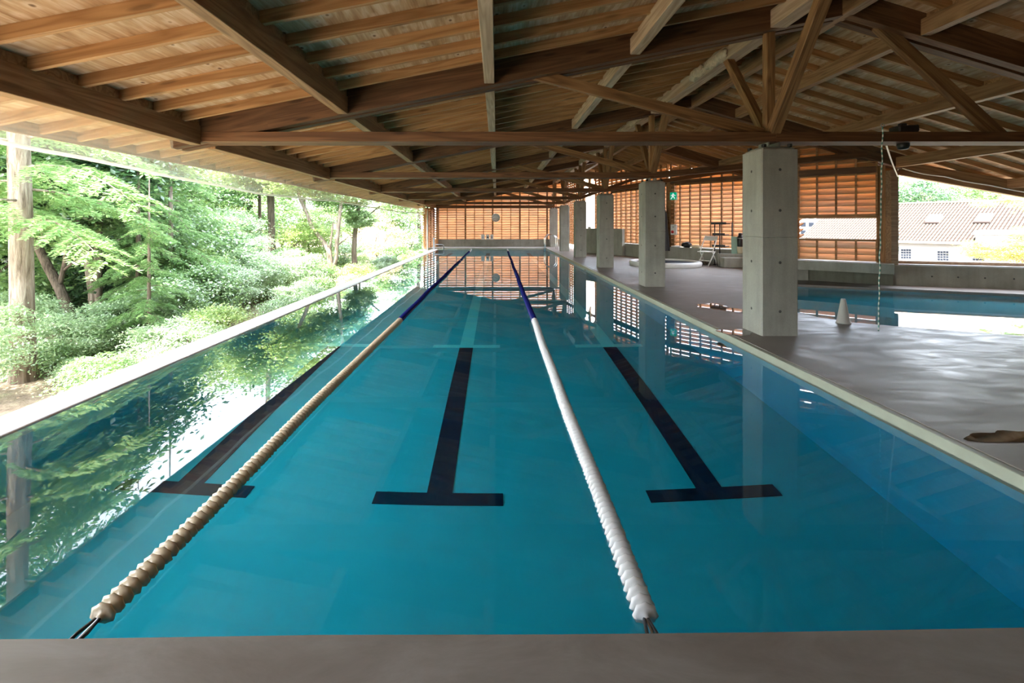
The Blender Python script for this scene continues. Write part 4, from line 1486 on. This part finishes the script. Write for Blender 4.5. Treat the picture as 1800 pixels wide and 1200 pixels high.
# --- crowns shared by the broadleaf trees and shrubs
CR = {
    'mid': crown_mesh('crown_mid', 41, 90, 130, (1, 1, 0.8), 0.42, 0.30, 0.085, M['leaf_mid']),
    'mid2': crown_mesh('crown_mid_b', 47, 80, 120, (1, 1, 0.75), 0.45, 0.25, 0.08, M['leaf_mid']),
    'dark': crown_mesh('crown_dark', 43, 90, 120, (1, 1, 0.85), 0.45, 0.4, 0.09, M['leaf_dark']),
    'light': crown_mesh('crown_light', 53, 70, 110, (1, 1, 0.8), 0.42, 0.28, 0.08, M['leaf_light']),
    'grey': crown_mesh('crown_grey', 59, 90, 130, (1, 1, 0.7), 0.40, 0.22, 0.075, M['leaf_grey'], 0.4),
    'yellow': crown_mesh('crown_yellow', 61, 60, 100, (1, 1, 0.8), 0.42, 0.3, 0.08, M['leaf_yellow']),
    'pale': crown_mesh('crown_pale', 67, 60, 90, (1, 1, 0.8), 0.42, 0.3, 0.08, M['leaf_pale']),
    'sparse': crown_mesh('crown_sparse', 71, 46, 90, (1, 1, 0.8), 0.40, 0.28, 0.085, M['leaf_mid'], shell=0.35),
    'sparse_l': crown_mesh('crown_sparse_l', 73, 46, 90, (1, 1, 0.8), 0.40, 0.28, 0.085, M['leaf_light'], shell=0.35),
}
SH_STEM = tube_mesh('shrub_stems', [[(0, 0, -1.3, 0.05), (0.1, 0.05, -0.5, 0.04), (0.35, 0.1, 0.2, 0.015)], [(0, 0, -1.2, 0.04), (-0.15, 0.1, -0.4, 0.03), (-0.45, -0.1, 0.25, 0.012)],
                                    [(0.05, 0, -1.2, 0.035), (0.0, -0.2, -0.4, 0.025), (0.1, -0.5, 0.2, 0.012)]], M['bark_dark'], 6)


def shrub(px, py, Y, r, kind, label, group=None, zs=1.0, name='shrub', cat='shrub', rz=None):
    x, z = PX(px, Y), PZ(py, Y)
    tr = empty(name, (x, Y, min(z - 0.2, ground_z(x))))
    tag(tr, label, cat, group)
    rz = random.uniform(0, 6.28) if rz is None else rz
    Mx = Matrix.Translation((x, Y, z)) @ Matrix.Rotation(rz, 4, 'Z') @ Matrix.Diagonal((r, r, r * zs, 1))
    o = link('foliage', CR[kind], Mx, tr); o['kind'] = 'stuff'
    dz = z - ground_z(x)
    Ms = Matrix.Translation((x, Y, z)) @ Matrix.Rotation(rz, 4, 'Z') @ Matrix.Diagonal((r, r, max(0.2, dz / 1.2), 1))
    link('stem', SH_STEM, Ms, tr)
    return tr


ORD = ['first', 'second', 'third', 'fourth', 'fifth', 'sixth', 'seventh', 'eighth', 'ninth', 'tenth', 'eleventh', 'twelfth', 'thirteenth', 'fourteenth', 'fifteenth', 'sixteenth']
# first row, close behind the lip
row = [(-60, 600, 6.3, 0.75, 'grey'), (22, 560, 8.6, 0.7, 'grey'), (118, 600, 8.2, 0.72, 'grey'), (176, 598, 8.8, 0.55, 'mid'), (235, 560, 9.4, 0.8, 'grey'), (300, 535, 10.0, 0.75, 'mid'), (345, 505, 11.2, 0.9, 'mid2'),
       (395, 500, 12.2, 0.8, 'grey'), (430, 478, 13.6, 1.0, 'grey'), (478, 482, 14.6, 0.85, 'grey'), (515, 470, 16.0, 0.95, 'grey'), (555, 480, 17.0, 0.7, 'mid2'), (640, 463, 21.5, 0.6, 'light'), (690, 448, 25.0, 0.8, 'mid'), (80, 640, 7.6, 0.45, 'mid'), (140, 650, 7.2, 0.3, 'grey')]
order = sorted(range(len(row)), key=lambda i: -(VX - row[i][0]))
for rank, i in enumerate(order):
    px, py, Y, r, kd = row[i]
    shrub(px, py, Y, r, kd, '%s leafy shrub from the near end close behind the white overflow lip' % ORD[rank], 'shrubs along the overflow lip')
cov = [(-4.75 - 0.25 * ((i * 7) % 3), 5.6 + 1.55 * i) for i in range(16)]
for i, (x, y) in enumerate(cov):
    shrub(VX + x * F / y, VY + (EYE + 0.42) * F / y, y, 0.42 + 0.12 * ((i * 5) % 3), ['mid', 'grey', 'light', 'mid2', 'grey'][i % 5], '%s low clump from the near end hugging the outside of the overflow lip' % ORD[i], 'low clumps outside the overflow lip', 0.9)
# second row
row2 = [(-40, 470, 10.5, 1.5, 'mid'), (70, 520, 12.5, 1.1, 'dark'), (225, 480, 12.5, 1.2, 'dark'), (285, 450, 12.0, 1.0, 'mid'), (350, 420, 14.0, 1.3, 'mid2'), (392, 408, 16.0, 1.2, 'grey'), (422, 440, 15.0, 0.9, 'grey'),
        (330, 465, 12.6, 0.9, 'light'), (250, 400, 14.5, 1.4, 'mid'), (540, 425, 20.0, 1.2, 'light'), (505, 462, 17.5, 0.8, 'mid'), (665, 415, 27.0, 1.3, 'pale'), (715, 425, 30.0, 1.3, 'mid'), (600, 440, 23.0, 1.0, 'mid2')]
order = sorted(range(len(row2)), key=lambda i: -(VX - row2[i][0]))
for rank, i in enumerate(order):
    px, py, Y, r, kd = row2[i]
    shrub(px, py, Y, r, kd, '%s tall bush from the near end in the second row of the forest edge' % ORD[rank], 'tall bushes of the second row', name='bush', cat='bush')

# trees with visible trunks
def tree(label, trunks, Y, crowns, bark='bark', group=None, branches=()):
    x = trunks[0][0][0]
    X0 = PX(x, Y)
    tr = empty('forest_tree', (X0, Y, ground_z(X0)))
    tag(tr, label, 'tree', group)
    link('trunk', tube_mesh('trunk', [trunk_px(p, Y) for p in trunks], M[bark], 10), None, tr)
    for b in branches:
        link('branch', tube_mesh('branch', [trunk_px(b, Y)], M[bark], 7), None, tr)
    for (px, py, r, kd) in crowns:
        Mx = Matrix.Translation((PX(px, Y), Y + random.uniform(-0.6, 0.6), PZ(py, Y))) @ Matrix.Rotation(random.uniform(0, 6.28), 4, 'Z') @ Matrix.Diagonal((r, r, r * 0.75, 1))
        o = link('foliage', CR[kd], Mx, tr); o['kind'] = 'stuff'
    return tr


tree('tree with dark leaning trunk beside the big conifer', [[(140, 600, 17), (125, 555, 16), (104, 505, 15), (85, 470, 14), (60, 420, 12), (20, 330, 10), (-20, 200, 8)]], 9.8, [(20, 320, 1.5, 'mid'), (70, 240, 1.7, 'sparse'), (-40, 120, 2.0, 'sparse')],
     'bark_dark', branches=[[(104, 505, 9), (112, 470, 7), (117, 440, 6), (135, 395, 4), (150, 330, 3)], [(112, 475, 5), (130, 460, 4), (155, 452, 3)]])
tree('pair of close straight trunks standing behind the conifer sprays', [[(166, 570, 13), (163, 510, 14), (157, 470, 14), (152, 430, 14), (148, 340, 12), (150, 200, 9)], [(176, 570, 11), (172, 500, 12), (172, 440, 11), (178, 330, 9), (190, 220, 7)]], 11.0,
     [(160, 330, 1.6, 'mid'), (200, 270, 1.6, 'dark'), (130, 200, 2.0, 'sparse')], 'bark')
tree('slender pale stem curving up among the middle bushes', [[(215, 400, 9), (228, 372, 8), (244, 350, 7), (248, 310, 6), (252, 260, 5)]], 13.5, [(250, 320, 1.5, 'mid2'), (275, 270, 1.5, 'sparse_l')], 'bark', branches=[[(246, 330, 5), (270, 322, 4), (290, 312, 2)]])
tree('straight dark tree behind the grey bushes before the forked tree', [[(480, 470, 15), (478, 430, 12), (477, 390, 11), (476, 350, 12), (474, 300, 10), (470, 200, 7)]], 19.0, [(470, 296, 1.6, 'mid'), (500, 270, 2.0, 'sparse'), (440, 285, 1.8, 'sparse_l')], 'bark_dark')
tree('thin dark tree left of the straight dark tree', [[(458, 460, 7), (457, 400, 6), (456, 340, 5), (455, 260, 4)]], 20.5, [(450, 288, 1.5, 'light')], 'bark_dark')
tree('bent tree arching over to the forked tree', [[(500, 470, 9), (503, 450, 8), (510, 435, 8), (522, 424, 7), (545, 419, 5), (566, 416, 3)]], 19.0, [(560, 405, 1.0, 'sparse_l')], 'bark')
tree('forked grey tree in the middle of the forest edge', [[(585, 520, 13), (583, 490, 12), (582, 475, 11), (578, 440, 9), (568, 425, 8), (548, 398, 7), (538, 372, 6), (528, 350, 6), (515, 300, 5)], [(584, 480, 9), (591, 455, 7), (592, 430, 7), (595, 395, 7), (599, 360, 6), (603, 300, 5)]], 18.0,
     [(515, 322, 1.1, 'sparse_l'), (580, 345, 1.0, 'sparse'), (552, 300, 1.6, 'sparse_l')], 'bark', branches=[[(580, 440, 5), (582, 420, 4), (586, 390, 2)], [(592, 432, 3), (610, 418, 2), (616, 412, 1)]])
tree('upright tree with mossy trunk right of the forked tree', [[(624, 500, 10), (624, 470, 10), (622, 440, 9), (624, 410, 8), (628, 380, 7), (632, 350, 7), (634, 290, 5)]], 19.5, [(640, 384, 0.6, 'mid'), (603, 330, 1.3, 'mid'), (642, 352, 0.6, 'sparse')], 'bark',
     branches=[[(627, 395, 5), (615, 372, 4), (600, 350, 3)], [(628, 392, 4), (648, 378, 3), (668, 362, 2)]])
tree('dark tree trunk at the far end of the overflow lip', [[(741, 460, 8), (740, 430, 8), (737, 400, 7), (736, 372, 7), (734, 320, 5)]], 31.0, [(698, 376, 1.5, 'mid'), (706, 352, 1.5, 'sparse')], 'bark_dark')

# background trees in two ranks, tall enough to fill the mirror image in the water
rg = random.Random(21)
TRK = tube_mesh('back_trunk', [[(0, 0, -1.0, 0.16), (0.08, 0, 3, 0.13), (-0.05, 0.1, 6, 0.09), (0.1, 0, 9, 0.03)]], M['bark_dark'], 7)


def back_tree(X, Y, H, kinds, label, group):
    z0 = ground_z(X)
    tr = empty('forest_tree', (X, Y, z0))
    tag(tr, label, 'tree', group)
    s = H / 9.0
    link('trunk', TRK, Matrix.Translation((X, Y, z0)) @ Matrix.Diagonal((s * 1.2, s * 1.2, s, 1)), tr)
    for (dx, dy, fz, rr) in ((0, 0, 0.82, 0.24), (0.16, 0.1, 0.62, 0.22), (-0.18, -0.06, 0.5, 0.22), (0.1, -0.12, 0.36, 0.19)):
        r = rr * H * rg.uniform(0.85, 1.2)
        Mx = Matrix.Translation((X + dx * H, Y + dy * H, z0 + fz * H)) @ Matrix.Rotation(rg.uniform(0, 6.28), 4, 'Z') @ Matrix.Diagonal((r, r, r * 0.8, 1))
        o = link('foliage', CR[rg.choice(kinds)], Mx, tr); o['kind'] = 'stuff'


for i in range(10):
    f = i / 9
    px = -150 + f * 880
    X = -14.5 + rg.uniform(-1.5, 1.5)
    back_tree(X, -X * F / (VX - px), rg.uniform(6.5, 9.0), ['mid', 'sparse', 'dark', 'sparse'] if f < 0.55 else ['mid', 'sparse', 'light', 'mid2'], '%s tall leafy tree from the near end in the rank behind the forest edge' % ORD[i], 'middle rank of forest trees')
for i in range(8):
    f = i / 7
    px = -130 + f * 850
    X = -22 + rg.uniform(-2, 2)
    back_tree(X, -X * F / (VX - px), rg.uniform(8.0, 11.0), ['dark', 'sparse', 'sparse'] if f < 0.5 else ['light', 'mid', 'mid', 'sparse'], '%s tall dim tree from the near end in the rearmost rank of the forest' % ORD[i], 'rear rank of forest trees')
# low dark understorey far back so that no bare horizon shows under the crowns
for i in range(14):
    f = i / 13
    px = -120 + f * 800
    X = -18 + rg.uniform(-1.5, 1.5)
    Y = -X * F / (VX - px)
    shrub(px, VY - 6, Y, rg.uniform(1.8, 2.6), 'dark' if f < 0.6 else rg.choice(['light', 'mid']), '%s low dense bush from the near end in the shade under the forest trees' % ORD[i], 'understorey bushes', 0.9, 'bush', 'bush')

# ================================================================== RIGHT SIDE OUTSIDE
V, Fc = [], []
gx = [9.5, 12, 16, 24, 40, 60, 90, 130, 200]
gy = [-30, 0, 10, 20, 40, 60, 80, 110, 160, 240]


def rz_(x, y):
    d = math.hypot(x - 12, y - 10)
    z = -0.6 - min(d, 25) * 0.12
    far_ = max(0.0, math.hypot(x, y) - 85)
    return z + far_ * 0.22


for x in gx:
    for y in gy: V.append((x, y, rz_(x, y)))
for i in range(len(gx) - 1):
    for j in range(len(gy) - 1):
        a = i * len(gy) + j
        Fc.append((a, a + len(gy), a + len(gy) + 1, a + 1))
gr = link('ground', mesh_from('valley_ground', V, Fc, M['soil'], True))
tag(gr, 'ground falling away outside and rising to the wooded hill', kind='structure')

# house
H0 = Vector((45.5, 55.0, 3.69))
HU = Vector((0.5, -0.866, 0.0))
HD = Vector((-0.866, -0.5, -0.47))
T0, T1, HL = -4.62, 19.0, 8.3
hs = empty('house', (H0.x, H0.y, -3.5))
tag(hs, 'white house with a long pale tiled roof and two skylights beyond the open side', 'house')


def hp(t_, L, up=0.0):
    n_ = HU.cross(HD).normalized()
    if n_.z < 0: n_ = -n_
    return H0 + HU * t_ + HD * L + n_ * up


# roof slab
V = [hp(T0, 0), hp(T1, 0), hp(T1, HL), hp(T0, HL), hp(T0, 0, -0.2), hp(T1, 0, -0.2), hp(T1, HL, -0.2), hp(T0, HL, -0.2)]
link('roof', mesh_from('house_roof', V, [(0, 1, 2, 3), (7, 6, 5, 4), (0, 3, 7, 4), (3, 2, 6, 7), (2, 1, 5, 6), (1, 0, 4, 5)], M['tile_gap']), None, hs)
# barrel tile rows, each stepped along the slope
V, Fc = [], []
step = 0.27
nrow = int((T1 - T0) / step)
for i in range(nrow):
    tc_ = T0 + (i + 0.5) * step
    nseg = 14
    for s in range(nseg):
        L0, L1 = HL * s / nseg, HL * (s + 1) / nseg + 0.04
        b = len(V)
        for (L, lift) in ((L0, 0.02), (L1, 0.06)):
            for (dt, up) in ((-0.082, 0.0), (-0.05, 0.085), (0.05, 0.085), (0.082, 0.0)):
                V.append(hp(tc_ + dt, min(L, HL + 0.05), up + lift))
        for k in range(3):
            Fc.append((b + k, b + k + 1, b + 5 + k, b + 4 + k))
        Fc.append((b + 4, b + 5, b + 6, b + 7))
tl = link('roof_tile', mesh_from('roof_tiles', V, Fc, M['tile']), None, hs)
tl['kind'] = 'stuff'
# other slope
V = [hp(T0, 0), hp(T1, 0), H0 + HU * T1 + Vector((7.2, 4.1, -4)), H0 + HU * T0 + Vector((7.2, 4.1, -4))]
link('roof_back', mesh_from('house_roof_back', V, [(0, 3, 2, 1)], M['tile_gap']), None, hs)
link('ridge_cap', tube_mesh('ridge_cap', [[(*hp(T0, 0, 0.1), 0.16), (*hp(T1, 0, 0.1), 0.16)]], M['tile'], 8), None, hs)
link('gutter', tube_mesh('gutter', [[(*hp(T0, HL + 0.1, -0.06), 0.11), (*hp(T1, HL + 0.1, -0.06), 0.11)]], M['white'], 8), None, hs)
# walls
wz0, wz1 = -6.0, (H0 + HD * (HL - 0.5)).z - 0.1
wa, wbv = hp(T0 + 0.4, HL - 0.7), hp(T1, HL - 0.7)
ctr = (wa + wbv) / 2
angH = math.atan2(HU.y, HU.x)
boxo('wall', (ctr.x, ctr.y, (wz0 + wz1) / 2), ((wbv - wa).length, 0.3, wz1 - wz0), M['house_wall'], hs, angH)
ga = hp(T0 + 0.4, HL - 0.7)
gbk = H0 + HU * (T0 + 0.4) + Vector((7.0, 4.0, 0))
V = [(ga.x, ga.y, wz0), (gbk.x, gbk.y, wz0), (gbk.x, gbk.y, wz1), tuple(hp(T0 + 0.4, 0, -0.2)), (ga.x, ga.y, wz1)]
link('gable_wall', mesh_from('gable', V, [(0, 1, 2, 3, 4)], M['house_wall']), None, hs)
# windows: pairs of narrow casements with glazing bars
nW = Vector((-0.866, -0.5, 0))
def wall_t(px):
    r = (px - VX) / F
    return (r * wa.y - wa.x) / (HU.x - r * HU.y)
for px in (1589.5, 1598.5, 1654, 1664, 1716, 1726, 1757, 1767):
    p = wa + HU * wall_t(px) + nW * 0.17
    dY = p.y
    zc, hh = PZ(446, dY), 17 / F * dY
    if px > 1650: zc = PZ(449.5, dY)
    wv_ = boxo('window', (p.x, p.y, zc), (0.42, 0.05, hh), M['house_wall'], hs, angH)
    for sx in (-0.10, 0.10):
        for rr in range(4):
            q = p + HU * sx + nW * 0.03
            boxo('pane', (q.x, q.y, zc - hh / 2 + hh * (rr + 0.5) / 4), (0.17, 0.02, hh / 4 - 0.05), M['glass_dark'], wv_, angH)


def on_roof(px, py):
    r, s = (px - VX) / F, (VY - py) / F
    n_ = HU.cross(HD)
    p0 = Vector((0, 0, EYE))
    d = Vector((r, 1, s))
    k = (H0 - p0).dot(n_) / d.dot(n_)
    return p0 + d * k


nH = HU.cross(HD).normalized()
if nH.z < 0: nH = -nH
Mroof = Matrix((HU.normalized(), nH.cross(HU.normalized()), nH)).transposed().to_4x4()
for (px, py) in ((1643, 388), (1730, 387)):
    p = on_roof(px, py)
    sk = link('skylight', box_mesh(1.0, 1.5, 0.34, M['house_wall'], 0.02), Matrix.Translation(p + nH * 0.22) @ Mroof, hs)
    link('pane', box_mesh(0.82, 1.3, 0.02, M['grey_paint']), Matrix.Translation(p + nH * 0.41) @ Mroof, sk)
    link('flashing', box_mesh(1.12, 0.2, 0.22, M['tile_gap']), Matrix.Translation(p + nH * 0.12 + HD.normalized() * 0.85) @ Mroof, sk)
# white dormer low on the roof
p = on_roof(1752, 428)
boxo('dormer', (p.x + 0.3, p.y + 0.2, p.z + 0.2), (2.4, 1.6, 1.5), M['house_wall'], hs, angH)
boxo('dormer_roof', (p.x + 0.3, p.y + 0.2, p.z + 1.0), (2.8, 2.0, 0.14), M['lip'], hs, angH, rx=R(8))
# grey building seen through the view slot
gb2 = empty('grey_building', (PX(1416, 78), 78, -6))
tag(gb2, 'grey building behind the tiled roof in the view slot', 'building')
boxo('wall', (PX(1408, 78), 78, -1.0), (7, 5, 10), M['block_grey'], gb2)
for i in range(5):
    for j in range(3):
        boxo('window', (PX(1408, 78) - 2.6 + i * 1.3, 75.45, 0.1 + j * 1.3), (0.8, 0.1, 0.7), M['glass_dark'], gb2)

# trees beyond the house
hill = [(1560, 340, 92, 4.5, 'mid'), (1612, 350, 80, 4.6, 'dark'), (1660, 335, 96, 5.5, 'pale'), (1700, 348, 84, 4.6, 'mid'), (1740, 345, 88, 5.0, 'mid2'), (1790, 350, 84, 4.6, 'light'), (1840, 345, 90, 5, 'mid'),
        (1585, 325, 110, 7.0, 'grey'), (1640, 318, 115, 7.0, 'yellow'), (1690, 318, 118, 8.0, 'grey'), (1750, 322, 120, 8.0, 'pale'), (1810, 330, 118, 8.0, 'grey'), (1500, 350, 100, 6, 'mid'), (1440, 352, 105, 6.0, 'grey'), (1380, 358, 105, 6.0, 'mid'), (1535, 318, 118, 7, 'pale')]
hl = ['mid green tree next to the corner post above the house roof', 'dark green pine like tree above the left part of the house roof', 'pale straw coloured tree above the first skylight', 'green tree above the roof between the skylights',
      'green tree above the second skylight', 'light green tree above the roof at the right picture edge', 'green tree past the right picture edge above the roof']
for i, (px, py, Y, r, kd) in enumerate(hill):
    x, z = PX(px, Y), PZ(py, Y)
    tr = empty('hill_tree', (x, Y, z - r * 1.5))
    tag(tr, hl[i] if i < 7 else '%s hazy tree on the wooded hillside far behind the house' % ORD[i - 7], 'tree', 'trees on the hillside behind the house')
    Mx = Matrix.Translation((x, Y, z)) @ Matrix.Rotation(i * 1.3, 4, 'Z') @ Matrix.Diagonal((r, r, r * 0.85, 1))
    o = link('foliage', CR[kd], Mx, tr); o['kind'] = 'stuff'
    link('trunk', tube_mesh('hill_trunk', [[(x, Y, z - r * 2.5, 0.3), (x, Y, z, 0.12)]], M['bark_dark'], 6), None, tr)
# maple branches outside the parapet
Y = 15.0
mp = empty('garden_tree', (PX(1860, Y), Y, -2))
tag(mp, 'yellow green garden tree reaching in from the right outside the parapet', 'tree')
x1 = PX(1860, Y)
link('trunk', tube_mesh('trunk_m', [[(x1 + 0.3, Y, -2.5, 0.14), (x1 + 0.2, Y, 0, 0.12), (x1 + 0.3, Y, 2.2, 0.08), (x1, Y - 0.3, 3.2, 0.04)]], M['bark'], 8), None, mp)
for path in ([(1850, 470, 7), (1800, 458, 5), (1770, 450, 3), (1720, 445, 2)], [(1860, 420, 6), (1810, 425, 4), (1780, 415, 2)], [(1870, 360, 5), (1800, 352, 4), (1750, 352, 3), (1722, 362, 2)]):
    link('branch', tube_mesh('branch_m', [trunk_px(path, Y)], M['bark'], 6), None, mp)
for (px, py, r, kd) in ((1755, 436, 0.75, 'yellow'), (1715, 440, 0.45, 'yellow'), (1800, 432, 0.7, 'sparse_l'), (1830, 450, 0.9, 'yellow'), (1795, 408, 0.4, 'sparse_l'), (1728, 358, 0.28, 'sparse_l'), (1775, 350, 0.3, 'sparse_l'), (1840, 350, 0.8, 'light')):
    Mx = Matrix.Translation((PX(px, Y), Y, PZ(py, Y))) @ Matrix.Rotation(px, 4, 'Z') @ Matrix.Diagonal((r, r, r * 0.6, 1))
    o = link('foliage', CR[kd], Mx, mp); o['kind'] = 'stuff'
print('objects', len(bpy.data.objects), 'mesh tris', sum(len(m.polygons) for m in bpy.data.meshes))
